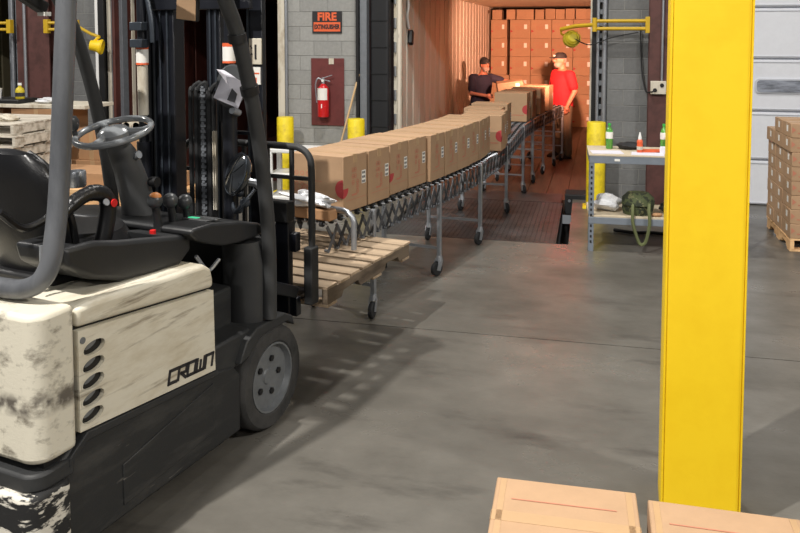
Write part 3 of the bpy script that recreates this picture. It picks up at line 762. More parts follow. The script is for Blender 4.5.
# hood + side panel
sp_ = obj('side_panel', G().prism([(-1.272, .575), (-1.272, .972), (-.462, .893), (-.455, .505)], 0, -.035, 0), 'fk_cream', fk, smooth=0)
cg = G(); VENTS = [(-1.195, .885), (-1.20, .818), (-1.203, .752), (-1.205, .686), (-1.21, .620)]
def ell(y, z, a, b, tilt, n=20): return [(y+a*math.cos(2*math.pi*k/n)*math.cos(tilt)-b*math.sin(2*math.pi*k/n)*math.sin(tilt), z+a*math.cos(2*math.pi*k/n)*math.sin(tilt)+b*math.sin(2*math.pi*k/n)*math.cos(tilt)) for k in range(n)]
for y, z in VENTS: cg.prism(ell(y, z, .056, .028, R(4)), 0, -.025, .02)
cut(sp_, cg)
for y, z in VENTS:
    g = G(); a = ell(y, z, .061, .032, R(4)); b = ell(y, z, .055, .027, R(4)); n = len(a)
    g.add([(.002, *p) for p in a]+[(.002, *p) for p in b], [(i, (i+1) % n, (i+1) % n+n, i+n) for i in range(n)])
    obj('vent_rim', g, 'fk_cream', sp_, smooth=0)
    obj('vent', G().prism(ell(y, z, .055, .0275, R(4)), 0, -.026, -.018), 'black', sp_, smooth=0)
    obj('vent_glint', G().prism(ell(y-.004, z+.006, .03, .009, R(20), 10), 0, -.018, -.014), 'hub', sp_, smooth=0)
obj('screw', G().cyl((-.002, -1.252, .93), (.004, -1.252, .93), .013, n=12), 'hub', sp_)
# CROWN lettering as slanted strokes on the side panel
def stroke_text():
    g = G(); hh = .054; cw = .05; sp2 = .062; y0, z0 = -.782, .566
    L = {'C': [[(1, 1), (0, 1), (0, 0), (1, 0)]], 'R': [[(0, 0), (0, 1), (1, 1), (1, .45), (.35, .45), (1, 0)]],
         'O': [[(0, 0), (0, 1), (1, 1), (1, 0), (0, 0)]], 'W': [[(0, 1), (0, 0), (1, 0), (1, 1)], [(.5, 0), (.5, .8)]], 'N': [[(0, 0), (0, 1), (1, 1), (1, 0)]]}
    slope = math.tan(R(-4.8))
    for i, ch in enumerate('CROWN'):
        for pl in L[ch]:
            P = [(y0+i*sp2+a*cw+b*.012, z0+b*hh+(i*sp2+a*cw)*slope) for a, b in pl]
            for p, q in zip(P[:-1], P[1:]):
                d = Vector((q[0]-p[0], q[1]-p[1])); d.normalize(); e = d*.0055
                g.bar((.0015, p[0]-e.x, p[1]-e.y), (.0015, q[0]+e.x, q[1]+e.y), 0.003, .014, up=(0, -d.y, d.x))
    return g
o = obj('maker_lettering', stroke_text(), 'sign_black', sp_, smooth=0)
obj('battery_hood', G().prism([(-1.275, .985), (-1.275, 1.06), (-1.2, 1.065), (-.52, 1.03), (-.47, 1.0), (-.458, .95), (-.458, .905)], 0, FW+.005, 0), 'fk_cream', fk, bevel=.02, seg=3)
obj('inner_body', G().prism([(-1.28, .5), (-1.28, 1.0), (-.475, .9), (-.475, .48)], 0, FW+.02, -.03), 'black', fk)
# step, floor, front body
obj('floor_plate', G().prism([(-.47, .46), (-.47, .79), (-.10, .79), (-.08, .76), (-.08, .46)], 0, FW+.1, -.16), 'fk_black', fk, bevel=.012)
obj('step', G().prism([(-.46, .44), (-.46, .60), (-.15, .60), (-.10, .56), (-.10, .44)], 0, -.2, -.02), 'fk_black', fk, bevel=.012)
obj('fender', G().prism([(-.28, .46), (-.22, .56), (-.13, .60), (.12, .60), (.20, .56), (.22, .50), (.15, .545), (-.1, .545), (-.2, .48)], 0, -.26, .015), 'fk_black', fk, bevel=.008)
obj('fender', G().prism([(-.28, .46), (-.22, .56), (-.13, .60), (.12, .60), (.20, .56), (.22, .50), (.15, .545), (-.1, .545), (-.2, .48)], 0, FW-.015, FW+.26), 'fk_black', fk, bevel=.008)
obj('front_cowl', G().loft([((-.14, -.02, .60), .125, .10), ((-.14, -.02, .9), .125, .10), ((-.15, -.03, 1.02), .11, .1)], 20), 'fk_post', fk)
obj('front_cowl', G().box((FW+.06, .0, .3), (-.12, .12, 1.02)), 'black', fk, bevel=.03)
# dashboard: curved shelf reaching to the right post
dash = obj('dashboard', G().prism([(-.55, 1.20), (-.40, 1.195), (-.2, 1.16), (-.02, 1.115), (.05, 1.08), (.05, 1.05), (-.06, 1.045), (-.2, 1.05), (-.32, 1.065), (-.43, 1.10), (-.52, 1.14), (-.56, 1.175)], 0, FW+.05, -.045), 'console', fk, bevel=.02, seg=3)
dp = obj('display_panel', G().obox((-.17, -.33, 1.19), (.15, .12, .008), Euler((R(-6), 0, 0)).to_matrix()), 'console_grey', dash, bevel=.003)
obj('display', G().obox((-.20, -.35, 1.197), (.05, .03, .004), Euler((R(-6), 0, 0)).to_matrix()), 'display', dp)
g = G()
for k in range(4): g.obox((-.15+k*.022, -.33, 1.193), (.012, .014, .006), Euler((R(-6), 0, 0)).to_matrix())
obj('button', g, 'galv', dp)
obj('dash_wire', G().tube(smooth_path([(-.11, -.45, 1.04), (-.1, -.40, .97), (-.1, -.36, .95), (-.09, -.3, .99)]), .01, 6), 'galv', fk)
# wheels
def wheel(x0, x1, y, r, side):
    M_ = Matrix.Translation(((x0+x1)/2, y, r)) @ Matrix.Rotation(R(90*side), 4, 'Y'); h = (x1-x0)/2
    t = obj('tire', G().lathe([(r*.66, -h), (r*.93, -h), (r*.985, -h*.82), (r, -h*.55), (r, h*.55), (r*.985, h*.82), (r*.93, h), (r*.7, h), (r*.66, h*.9), (r*.64, h*.55)], 40, M_), 'tire', fk)
    hb_ = obj('wheel_hub', G().lathe([(0, -h), (r*.64, -h), (r*.665, h*.97), (r*.63, h*.97), (r*.60, h*.62), (r*.16, h*.58), (r*.14, h*.66), (0, h*.66)], 32, M_), 'hub', t)
    for k in range(5):
        a = 2*math.pi*k/5+.3; c = M_ @ Vector((r*.34*math.cos(a), r*.34*math.sin(a), h*.6)); d = M_ @ Vector((r*.34*math.cos(a), r*.34*math.sin(a), h*.72))
        obj('lug_nut', G().cyl(c, d, .017, n=6), 'black', hb_)
    return t
wheel(-.185, 0, .03, .275, 1)
wheel(FW, FW+.185, .03, .275, -1)
t_ = wheel(-.62, -.45, -1.08, .2, 1)
# overhead guard
gr = .038
def mirror_x(pts): return [(FW-p[0], p[1], p[2]) for p in pts]
rear = [(-.53, -1.36, 1.128), (-.30, -1.36, 1.128), (-.19, -1.355, 1.135), (-.11, -1.345, 1.17), (-.07, -1.33, 1.24), (-.06, -1.315, 1.34), (-.06, -1.29, 1.5), (-.06, -1.26, 1.85), (-.06, -1.23, 2.23), (-.06, -1.215, 2.4)]
o = obj('guard_post', G().tube(smooth_path(rear, 5), gr, 14), 'fk_guard', fk)
obj('guard_post', G().tube(smooth_path(mirror_x(rear), 5), gr, 14), 'fk_guard', fk)
front = [(.0, .0, .61), (.0, -.0, 1.0), (.0, -.04, 1.35), (.0, -.09, 1.59), (.0, -.16, 1.85), (.0, -.25, 2.10), (.0, -.34, 2.26), (0, -.42, 2.4)]
fp_ = obj('guard_post', G().tube(smooth_path(front, 5), .038, 14), 'fk_post', fk)
obj('guard_post', G().tube(smooth_path(mirror_x(front), 5), .036, 14), 'fk_post', fk)
obj('clamp', G().cyl((0, -.146, 1.80), (0, -.16, 1.84), .047, n=16), 'black', fp_)
obj('clamp', G().cyl((0, -.245, 2.06), (0, -.255, 2.10), .046, n=16), 'black', fp_)
for x in (-.06, FW+.06): obj('guard_rail', G().bar((x, -1.25, 2.42), (x, -.40, 2.42), .06, .07), 'fk_post', fk, bevel=.01)
for y in (-1.23, -.40): obj('guard_rail', G().bar((FW+.03, y, 2.42), (-.03, y, 2.42), .07, .07), 'fk_post', fk, bevel=.01)
for k in range(7): y = -1.13+k*.105; obj('guard_bar', G().bar((FW+.05, y, 2.43), (-.05, y, 2.43), .036, .05), 'fk_post', fk, bevel=.008)
obj('work_light', G().obox((-.95, -.63, 2.265), (.06, .17, .06), Euler((R(-28), 0, 0)).to_matrix()), 'black', fk, bevel=.01)
obj('light_tag', G().obox((-.94, -.565, 2.20), (.05, .04, .02)), 'white_label', fk)
mr = obj('rear_mirror', G().obox((-.17, -.40, 2.235), (.11, .02, .15), Euler((R(12), R(7), R(20))).to_matrix()), 'black', fk, bevel=.02)
obj('mirror_reflection', G().obox((-.174, -.412, 2.233), (.095, .006, .135), Euler((R(12), R(7), R(20))).to_matrix()), 'card', mr, bevel=.002)  # beige reflection painted on the mirror as a flat colour
# seat
obj('seat_cushion', G().loft([((-.53, -.80, 1.07), .24, .25), ((-.53, -.80, 1.16), .255, .265), ((-.53, -.80, 1.21), .22, .235)], 24), 'vinyl', fk)
Mb = Matrix.Rotation(R(12), 4, 'X')
g = G(); rings = []
for z, wx, wy, y in ((1.08, .22, .06, -1.02), (1.2, .25, .085, -1.03), (1.36, .255, .095, -1.06), (1.48, .235, .09, -1.09), (1.56, .20, .075, -1.115), (1.605, .14, .05, -1.13), (1.62, .05, .02, -1.135)): rings.append(((-.53, y, z), wx, wy))
sbk = obj('seat_back', g.loft(rings, 24), 'vinyl', fk)
obj('seat_piping', G().tube(smooth_path([(-.285, -1.0, 1.1), (-.275, -1.02, 1.25), (-.275, -1.05, 1.37), (-.30, -1.08, 1.49), (-.35, -1.1, 1.56), (-.43, -1.11, 1.605)]), .014, 8), 'vinyl', sbk)
obj('seat_base', G().box((-.76, -1.12, 1.04), (-.3, -.6, 1.09)), 'black', fk, bevel=.015)
obj('seat_rim_highlight', G().tube(smooth_path([(-.3, -1.36, 1.42), (-.29, -1.27, 1.34), (-.28, -1.19, 1.345), (-.28, -1.12, 1.37), (-.27, -1.05, 1.37)]), .016, 8), 'vinyl', fk)  # glossy tube added to stand in for the highlight on the seat cushion's rim
obj('seat_latch', G().tube([(-.22, -1.24, 1.1), (-.22, -1.24, 1.27)], .008, 8), 'galv', fk)
arm = obj('armrest', G().limb(smooth_path([(-.26, -1.10, 1.36), (-.255, -1.03, 1.405), (-.25, -.95, 1.425), (-.245, -.88, 1.40), (-.245, -.865, 1.33), (-.245, -.90, 1.19)], 4), [.028]*3+[.032]*5+[.036]*5+[.036]*8, 10), 'vinyl', fk)
obj('switch', G().cyl((-.205, -.87, 1.37), (-.20, -.87, 1.37), .018, n=10), 'red_plastic', arm)
obj('switch', G().cyl((-.21, -.91, 1.38), (-.205, -.91, 1.382), .016, n=10), 'galv', arm)
# console box with levers
cb = obj('lever_console', G().prism([(-1.24, 1.27), (-1.22, 1.19), (-1.1, 1.11), (-.93, 1.055), (-.77, 1.04), (-.57, 1.03), (-.49, 1.08), (-.49, 1.155), (-.60, 1.175), (-.8, 1.21), (-.95, 1.235), (-1.08, 1.265)], 0, -.38, -.10), 'console', fk, bevel=.022, seg=3)
cg = G().prism([(-1.16, 1.35), (-1.16, 1.22), (-.9, 1.14), (-.66, 1.13), (-.66, 1.3)], 0, -.35, -.125)
cut(cb, cg); bv = cb.modifiers.new('bevel', 'BEVEL'); bv.width = .012; bv.segments = 2; bv.limit_method = 'ANGLE'; bv.angle_limit = R(35)
for k, (y, dz) in enumerate(((-.555, .02), (-.45, .0), (-.345, -.025))):
    lv = obj('lever', G().limb(smooth_path([(-.245, y-.0, 1.11), (-.245, y+.0, 1.20), (-.245, y-.015, 1.27+dz)], 4), [.028, .026, .024, .022, .021, .02, .019, .018, .018], 10), 'console', fk)
    obj('lever_knob', G().ball((-.245, y-.018, 1.30+dz), .037, (1, 1, 1.02)), 'knob', lv)
    if k == 0: obj('knob_cap', G().ball((-.243, y-.018, 1.314+dz), .031, (1, 1, .85)), 'knob_orange', lv)
obj('dial', G().cyl((-.2, -.64, 1.17), (-.2, -.64, 1.2), .014, n=10), 'red_plastic', cb)
# steering
stc = obj('steering_column', G().loft([((-.53, -.33, 1.06), .12, .14), ((-.53, -.345, 1.14), .095, .115), ((-.53, -.375, 1.25), .082, .09), ((-.53, -.435, 1.42), .075, .075), ((-.53, -.485, 1.53), .068, .07), ((-.53, -.505, 1.575), .05, .05)], 20), 'console_grey', fk)
obj('column_boot', G().loft([((-.5, -.33, 1.06), .17, .18), ((-.5, -.33, 1.12), .16, .17), ((-.51, -.34, 1.15), .12, .13)], 20), 'console_grey', fk)
obj('ignition', G().cyl((-.47, -.46, 1.50), (-.44, -.46, 1.51), .02, n=10), 'galv', stc)
obj('tilt_knob', G().cyl((-.45, -.37, 1.36), (-.41, -.37, 1.36), .026, n=12), 'black', stc)
Ms = Matrix.Translation((-.53, -.53, 1.625)) @ Matrix.Rotation(R(-20), 4, 'X').inverted() 
Ms = Matrix.Translation((-.53, -.535, 1.625)) @ Matrix.Rotation(R(16), 4, 'X')
rw = .178
sw = obj('steering_wheel', G().tube([tuple(Ms @ Vector((rw*math.cos(2*math.pi*k/48), rw*math.sin(2*math.pi*k/48), 0))) for k in range(48)], .0165, 12, closed=True), 'wheel_grey', fk)
for a in (30, 150, 270):
    obj('spoke', G().tube([tuple(Ms @ Vector((q*math.cos(R(a)), q*math.sin(R(a)), z))) for q, z in ((.03, .0), (.09, -.012), (.14, -.014), (.18, 0))], .016, 8, [.02, .02, .018, .014]), 'wheel_grey', sw)
obj('horn_pad', G().lathe([(.075, -.03), (.078, 0), (.06, .018), (.03, .028), (0, .03)], 24, Ms), 'wheel_grey', sw)
kn = Ms @ Vector((-.150, -.095, 0))
obj('spinner_knob', G().lathe([(.012, 0), (.012, .035), (.02, .04), (.03, .06), (.034, .085), (.026, .105), (0, .11)], 16, Matrix.Translation(kn) @ Matrix.Rotation(R(16), 4, 'X')), 'knob', sw)
obj('cup_holder', G().lathe([(.045, 0), (.05, .01), (.05, .075), (.046, .085), (.04, .085), (.04, .03), (0, .03)], 20, Matrix.Translation((-.93, -.40, 1.30))), 'galv', fk)
# ---- mast
ms = obj('mast', G().box((-1.10, .28, .10), (-1.03, .40, 2.34)), 'mast', fk, bevel=.006); obj('mast_channel', G().box((-.38, .37, .10), (-.285, .41, 2.34)), 'mast', ms, bevel=.006)
im = obj('inner_mast', G().box((-1.03, .29, .10), (-.86, .39, 2.34)), 'mast', fk, bevel=.006); obj('mast_channel', G().box((-.62, .29, .10), (-.52, .39, 2.34)), 'mast', im, bevel=.006)
for x in (-1.0, -.955, -.90, -.585, -.545): obj('mast_edge', G().box((x-.006, .278, .3), (x+.006, .292, 2.42)), 'mast_edge', im)
obj('mast_edge', G().box((-.386, .36, .3), (-.374, .372, 2.42)), 'mast_edge', ms)
for z, h in ((.3, .14), (2.24, .05), (2.28, .05)):
    obj('cross_member', G().box((-1.08, .26, z), (-.29, .29, z+h)), 'mast', ms, bevel=.006)
obj('cross_member', G().box((-.44, .255, 1.53), (-.29, .285, 1.55)), 'mast', ms, bevel=.003)
def lift_cyl(x, zlab, white):
    c_ = obj('lift_cylinder', G().cyl((x, .2, .35), (x, .2, 1.72 if not white else 1.46), .042, n=18), 'mast', fk)
    obj('cylinder_rod', G().cyl((x, .2, 1.72 if not white else 1.46), (x, .2, 2.38), .028, n=16), 'mast', c_)
    if white: obj('rod_sleeve', G().cyl((x, .2, 1.62), (x, .2, 1.93), .031, n=16), 'cream_frame', c_)
    obj('decal', G().lathe([(.036, zlab), (.036, zlab+.10)], 18, Matrix.Translation((x, .2, 0))), 'white_label', c_)
    obj('decal_band', G().lathe([(.0365, zlab+.08), (.0365, zlab+.10)], 18, Matrix.Translation((x, .2, 0))), 'sign_orange', c_)
    obj('decal_band', G().lathe([(.0365, zlab-.012), (.0365, zlab)], 18, Matrix.Translation((x, .2, 0))), 'sign_orange', c_)
lift_cyl(-.39, 1.95, 0); lift_cyl(-1.02, 1.93, 1)
for z in (2.02, 2.12): obj('cylinder_clamp', G().box((-1.06, .14, z), (-.97, .2, z+.05)), 'mast_edge', fk, bevel=.004)
obj('hose_line', G().tube(smooth_path([(-.94, .2, 2.05), (-.95, .2, 2.2), (-.99, .19, 2.4)]), .014, 8), 'mast_edge', fk)
# chain and hoses in the middle
g = G(); z = 1.0
while z < 1.80: g.obox((-.575, .2, z), (.034, .012, .017)); g.obox((-.575, .2, z+.016), (.018, .02, .012)); z += .034
obj('lift_chain', g, 'steel_grey', fk)
g = G()
for x in (-.665, -.625, -.53): g.tube(smooth_path([(x, .2, .9), (x, .2, 1.70), (x+.012, .2, 1.78), (x+.04, .21, 1.815), (x+.06, .22, 1.80), (x+.06, .23, 1.6)]), .014, 8)
obj('hydraulic_hose', g, 'rubber', fk)
obj('hose_pulley', G().box((-.63, .20, .9), (-.50, .24, 1.78)), 'black', fk, bevel=.02)
g = G()
for x in (-.50, -.485): g.box((x-.004, .185, 1.1), (x+.004, .2, 1.55))
obj('hose_clip', g, 'cream_frame', fk)
# number plate and sticker on the right upright
pl = obj('number_plate', G().box((-.372, .36, 1.925), (-.285, .37, 2.075)), 'cream_frame', fk, bevel=.003)
obj('numeral', G().box((-.330, .357, 1.955), (-.318, .361, 2.04)), 'sign_black', pl)
g = G()
for x, z in ((-.350, 2.02), (-.350, 1.985), (-.360, 2.03), (-.360, 1.98)): g.cyl((x, .3605, z), (x, .358, z), .005, n=6)
obj('rivet', g, 'sign_black', pl)
stk = obj('sticker', G().box((-.365, .362, 1.81), (-.295, .37, 1.91)), 'white_label', fk)
obj('sticker_print', G().box((-.36, .3605, 1.87), (-.302, .3625, 1.878)).box((-.355, .3605, 1.82), (-.32, .3625, 1.85)), 'sign_orange', stk)
# oval mirror with a sheet of paper
ov = obj('oval_mirror', G().lathe([(0, -.012), (.06, -.012), (.066, 0), (.06, .01), (0, .014)], 28, Matrix.Translation((-.325, .13, 1.815)) @ Euler((R(80), 0, R(12))).to_matrix().to_4x4() @ Matrix.Diagonal((1.4, 1.85, 1, 1))), 'knob', fk)
obj('mirror_bracket', G().cyl((-.33, .14, 1.68), (-.33, .2, 1.66), .02, n=10), 'galv', ov)
Mp = Matrix.Translation((-.29, .085, 1.80)) @ Euler((R(84), R(16), R(8))).to_matrix().to_4x4()
pp = obj('paper_sheet', G().add([tuple(Mp @ Vector(v)) for v in ((-.09, -.075, 0), (.075, -.085, .012), (.085, .05, .01), (-.075, .085, -.004), (0, 0, .016), (-.11, .08, .02), (-.02, .02, .02))], [(0, 1, 4), (1, 2, 4), (2, 3, 4), (3, 0, 4), (3, 5, 6)]), 'paper', fk, smooth=0)
pp.modifiers.new('solid', 'SOLIDIFY').thickness = .0015
obj('paper_ink', G().add([tuple(Mp @ Vector(v)) for v in ((.0, -.06, .016), (.05, -.06, .02), (.05, -.01, .021), (.01, .01, .02))], [(0, 1, 2, 3)]), 'label_ink', pp, smooth=0)
# work lamp / fan on the mast
Mf = Matrix.Translation((-.265, .12, 1.33)) @ Euler((R(70), R(0), R(-30))).to_matrix().to_4x4() @ Matrix.Scale(1.15, 4)
fn = obj('work_lamp', G().lathe([(0, -.03), (.05, -.028), (.09, -.01), (.105, .01), (.105, .022), (.09, .03), (0, .045)], 28, Mf), 'clear_glass', fk)
obj('lamp_mount', G().tube([(-.25, .15, 1.29), (-.20, .17, 1.28), (-.18, .2, 1.25)], .022, 8), 'galv', fn)
g = G()
for r in (.04, .07, .1): g.tube([tuple(Mf @ Vector((r*math.cos(2*math.pi*k/24), r*math.sin(2*math.pi*k/24), .036-.1*r))) for k in range(24)], .003, 5, closed=True)
obj('lamp_guard', g, 'mast_edge', fn)
g = G()
for p, r in (((-.30, .16, 1.22), .025), ((-.26, .15, 1.17), .03), ((-.31, .17, 1.12), .02)): g.ball(p, r)
g.tube(smooth_path([(-.36, .18, 1.15), (-.3, .12, 1.12), (-.24, .12, 1.18), (-.2, .16, 1.25)]), .013, 8)
obj('hose_fitting', g, 'mast_edge', fk)
# carriage, load backrest, forks
obj('carriage', G().box((-.98, .42, .84), (-.1, .47, .95)), 'mast', fk, bevel=.006); obj('carriage', G().box((-.98, .42, .46), (-.1, .47, .57)), 'mast', fk, bevel=.006)
obj('carriage_side', G().box((-.23, .40, .46), (-.14, .45, 1.12)), 'mast', fk, bevel=.006); obj('carriage_side', G().box((-.94, .40, .46), (-.85, .45, 1.12)), 'mast', fk, bevel=.006)
obj('side_shift_box', G().box((-.30, .36, 1.02), (-.12, .44, 1.14)), 'black', fk, bevel=.008)
obj('tilt_link', G().bar((-.16, .2, .70), (-.12, .44, .60), .05, .07), 'mast', fk, bevel=.01)
xr_, xl_, ytop = -.055, -1.0, 1.44
lb_ = obj('load_backrest', G().tube(smooth_path([(xr_, .52, .56), (xr_, .52, 1.0), (xr_, .52, 1.30), (xr_-.015, .52, 1.385), (xr_-.07, .52, 1.43), (xr_-.16, .52, 1.44), (-.53, .52, 1.44), (xl_+.16, .52, 1.44), (xl_+.07, .52, 1.43), (xl_+.015, .52, 1.385), (xl_, .52, 1.3), (xl_, .52, 1.0), (xl_, .52, .56)], 5), .021, 10), 'fk_post', fk)
obj('backrest_rail', G().bar((xl_, .52, 1.255), (xr_, .52, 1.255), .022, .022), 'fk_post', lb_)
for x in (-.19, -.36, -.53, -.70, -.87): obj('backrest_bar', G().bar((x, .52, .9), (x, .52, 1.44), .022, .022, (0, 1, 0)), 'fk_post', lb_)
obj('backrest_foot', G().box((xr_-.03, .47, .52), (xr_+.03, .55, .86)), 'fk_post', lb_, bevel=.01)
for x in (-.24, -.80):
    obj('fork', G().prism([(.46, .50), (.46, .98), (.50, .98), (.505, .535), (1.55, .522), (1.55, .512), (.5, .497)], 0, x-.06, x+.06), 'mast', fk, bevel=.004)

# pallet riding on the forks
fo = Vector((-1.61, 3.86, 0)); fr_, ff_ = Vector((math.cos(R(11.8)), -math.sin(R(11.8)), 0)), Vector((math.sin(R(11.8)), math.cos(R(11.8)), 0))
p = fo + fr_*.02 + ff_*.57
pallet('wood_pallet', 'weathered empty wooden pallet lifted on the forklift forks', (p.x, p.y, .482), -11.8, 1.02, 1.17, 8)

# ------------------------------------------------------------------ workbench on the right
wb = thing('workbench', 'grey slotted steel workbench with lower shelf behind the yellow pillar', 'workbench', (.03, 7.86, 0), 2)
BWD, BD, BZ = 1.35, .62, .945
for x, y in ((0, 0), (BWD, 0), (.02, BD), (BWD, BD)):
    g = G(); sx = 1 if x < .5 else -1; sy = 1 if y < .3 else -1
    g.box((x, min(y, y+sy*.004), 0), (x+sx*.05, max(y, y+sy*.004), BZ-.02)) if sx > 0 else g.box((x-.05, min(y, y+sy*.004), 0), (x, max(y, y+sy*.004), BZ-.02))
    g.box((min(x, x+sx*.004), min(y, y+sy*.05), 0), (max(x, x+sx*.004), max(y, y+sy*.05), BZ-.02))
    lg = obj('leg', g, 'bench_steel', wb, smooth=0)
    if y < .3 and x < .5:
        for k in range(16): obj('slot', G().box((.016, -.0025, .08+k*.052), (.032, .001, .105+k*.052)), 'black', lg, smooth=0)
obj('front_rail', G().box((0, -.006, BZ-.085), (BWD, .012, BZ-.015)), 'bench_steel', wb, bevel=.003)
obj('back_rail', G().box((0, BD-.012, BZ-.085), (BWD, BD, BZ-.015)), 'bench_steel', wb, bevel=.003)
for x in (0, BWD-.012): obj('side_rail', G().box((x, 0, BZ-.085), (x+.012, BD, BZ-.015)), 'bench_steel', wb)
obj('table_top', G().box((-.005, -.008, BZ-.015), (BWD+.005, BD+.005, BZ)), 'bench_wood', wb, bevel=.003)
obj('shelf_rail', G().box((0, -.006, .27), (BWD, .012, .335)), 'bench_steel', wb, bevel=.003)
obj('shelf_rail', G().box((0, BD-.012, .27), (BWD, BD, .335)), 'bench_steel', wb, bevel=.003)
obj('shelf', G().box((0, 0, .335), (BWD, BD, .352)), 'bench_wood', wb, bevel=.002)
obj('sticker', G().box((.235, -.0085, BZ-.06), (.285, -.006, BZ-.038)), 'white_label', wb)
def onb(x, y, z=BZ): 
    a = R(2); return (.03+x*math.cos(a)-y*math.sin(a), 7.86+x*math.sin(a)+y*math.cos(a), z)
def soda(loc, label):
    t = thing('soda_bottle', label, 'bottle', loc)
    obj('body', G().lathe([(.028, 0), (.034, .008), (.034, .12), (.036, .15), (.034, .175), (.024, .205), (.014, .225), (.014, .24), (0, .24)], 18), 'green_bottle', t)
    obj('label', G().lathe([(.0352, .105), (.0372, .15), (.0352, .172)], 18), 'white_label', t)
    obj('cap', G().lathe([(.016, .238), (.016, .258), (0, .26)], 14), 'green_cap', t)
soda(onb(.21, .42), 'green soda bottle at left end of the workbench top')
soda(onb(.74, .46), 'green soda bottle beside the yellow pillar on workbench')
t = thing('glue_bottle', 'small orange squeeze bottle with white cap on workbench', 'bottle', onb(.485, .2))
obj('body', G().lathe([(.024, 0), (.028, .005), (.028, .07), (.026, .085), (.028, .1), (.028, .115), (.018, .13), (0, .13)], 18), 'orange_plastic', t)
obj('label', G().lathe([(.0285, .03), (.0285, .062)], 18), 'cream_frame', t)
obj('cap', G().lathe([(.017, .13), (.016, .155), (.008, .185), (.006, .2), (0, .2)], 14), 'white_plastic', t)
def sheet(name, x, y, w_, h_, rz, z, m, label, cat, th=.003):
    o = obj(name, G().box((-w_/2, -h_/2, 0), (w_/2, h_/2, th)), m, smooth=0); o.location = onb(x, y, z); o.rotation_euler = (0, 0, R(rz)); return tag(o, label, cat)
sheet('paper_sheet', .17, .16, .3, .22, 8, BZ+.001, 'paper', 'white paper at left end of workbench top', 'paper')
sheet('paper_sheet', .55, .11, .3, .2, -4, BZ+.001, 'paper', 'white paper under orange squeeze bottle on workbench', 'paper')
sheet('red_folder', .6, .27, .2, .14, 12, BZ+.006, 'orange_plastic', 'flat red folder behind the papers on workbench', 'folder', .012)
sheet('tape_box', .73, .2, .11, .09, -8, BZ+.001, 'paper', 'small pale box on workbench near yellow pillar', 'box', .06)
sheet('tape_box', .85, .3, .09, .09, 20, BZ+.001, 'cream_frame', 'cream carton on workbench beside yellow pillar edge', 'box', .19)
tag(crumple('dark_cap', onb(.41, .44, BZ+.035), .13, .1, .035, 'cable', 0, .2, 5), 'dark cloth cap lying on the workbench top', 'cap')
tag(crumple('plastic_bag', onb(.19, .24, .435), .13, .12, .085, 'poly_bag', 15, .45, 9), 'crumpled white plastic bag on workbench lower shelf', 'bag')
t = thing('camo_bag', 'camouflage shoulder bag with hanging strap on workbench lower shelf', 'bag', onb(.47, .14, .352))
obj('body', G().loft([((0, 0, 0), .13, .09), ((0, 0, .05), .15, .11), ((.01, 0, .14), .15, .105), ((.0, 0, .19), .11, .08), ((0, 0, .205), .05, .04)], 18), 'camo', t)
obj('flap', G().loft([((.0, -.03, .10), .155, .10), ((.0, -.02, .17), .15, .1), ((0, 0, .215), .1, .07)], 18), 'camo', t)
for dx, w_ in ((-.05, .03), (.10, .03)):
    obj('strap', G().tube(smooth_path([(dx, -.1, .12), (dx-.005, -.165, .06), (dx, -.185, -.06), (dx+(.05 if dx < 0 else -.03), -.185, -.22), (.03, -.19, -.26)]), .016, 6), 'strap', t)
tag(crumple('dark_cap', onb(.80, .2, .42), .12, .1, .06, 'cable', 0, .2, 12), 'black cap on the workbench lower shelf beside yellow pillar', 'cap')
tag(crumple('brown_glove', onb(.64, .05, .372), .05, .03, .018, 'card_dark', 10, .2, 15), 'brown glove at front edge of workbench lower shelf', 'glove')
tag(obj('floor_hose', G().tube(smooth_path([(.3, 8.7, .02), (.5, 8.62, .02), (.7, 8.66, .02), (.95, 8.6, .02), (1.2, 8.7, .02)]), .018, 8), 'cable'), 'black hose lying on floor under workbench', 'hose')

# ------------------------------------------------------------------ palletised cartons by the white door
pr = pallet('wood_pallet', 'pale wooden pallet under the carton stack by white door', (3.10, 8.28, 0), 0, 1.17, 1.02, 7, 'lumber', 'lumber')
fpx = card_proto(.40, .335, .1375, 'plain'); up = []
bmk = G().box((-.14, -.1695, .04), (.02, -.168, .05)).add([(-.19, -.1692, .045), (-.155, -.1692, .075), (-.19, -.1692, .105)], [(0, 1, 2)])
obj('red_mark', bmk, 'red_faint', fpx, smooth=0)
g = G().box((-.2018, -.06, .05), (-.2008, .0, .11)); obj('label', g, 'white_label', fpx, smooth=0)
lay = ['lowest', 'second', 'third', 'fourth', 'fifth', 'sixth', 'seventh', 'top']
for k in range(8):
    for j in range(3):
        for i in range(3):
            if i and j: continue                      # core cartons are never seen
            if k == 7 and j == 2: continue
            xx = 1.93+.2+i*.412+random.uniform(-.004, .004)-(.02 if k > 5 else 0); yy = 8.285+.17+j*.348+random.uniform(-.004, .004)
            ps = ['front', 'middle', 'back'][j]; cs = ['left', 'centre', 'right'][i]
            put(fpx, up, (xx, yy, .128+k*.1395), random.uniform(-.4, .4), 'flat carton in %s layer, %s %s of the stack by white door' % (lay[k], ps, cs), 'flat cartons on the pallet by the white door')

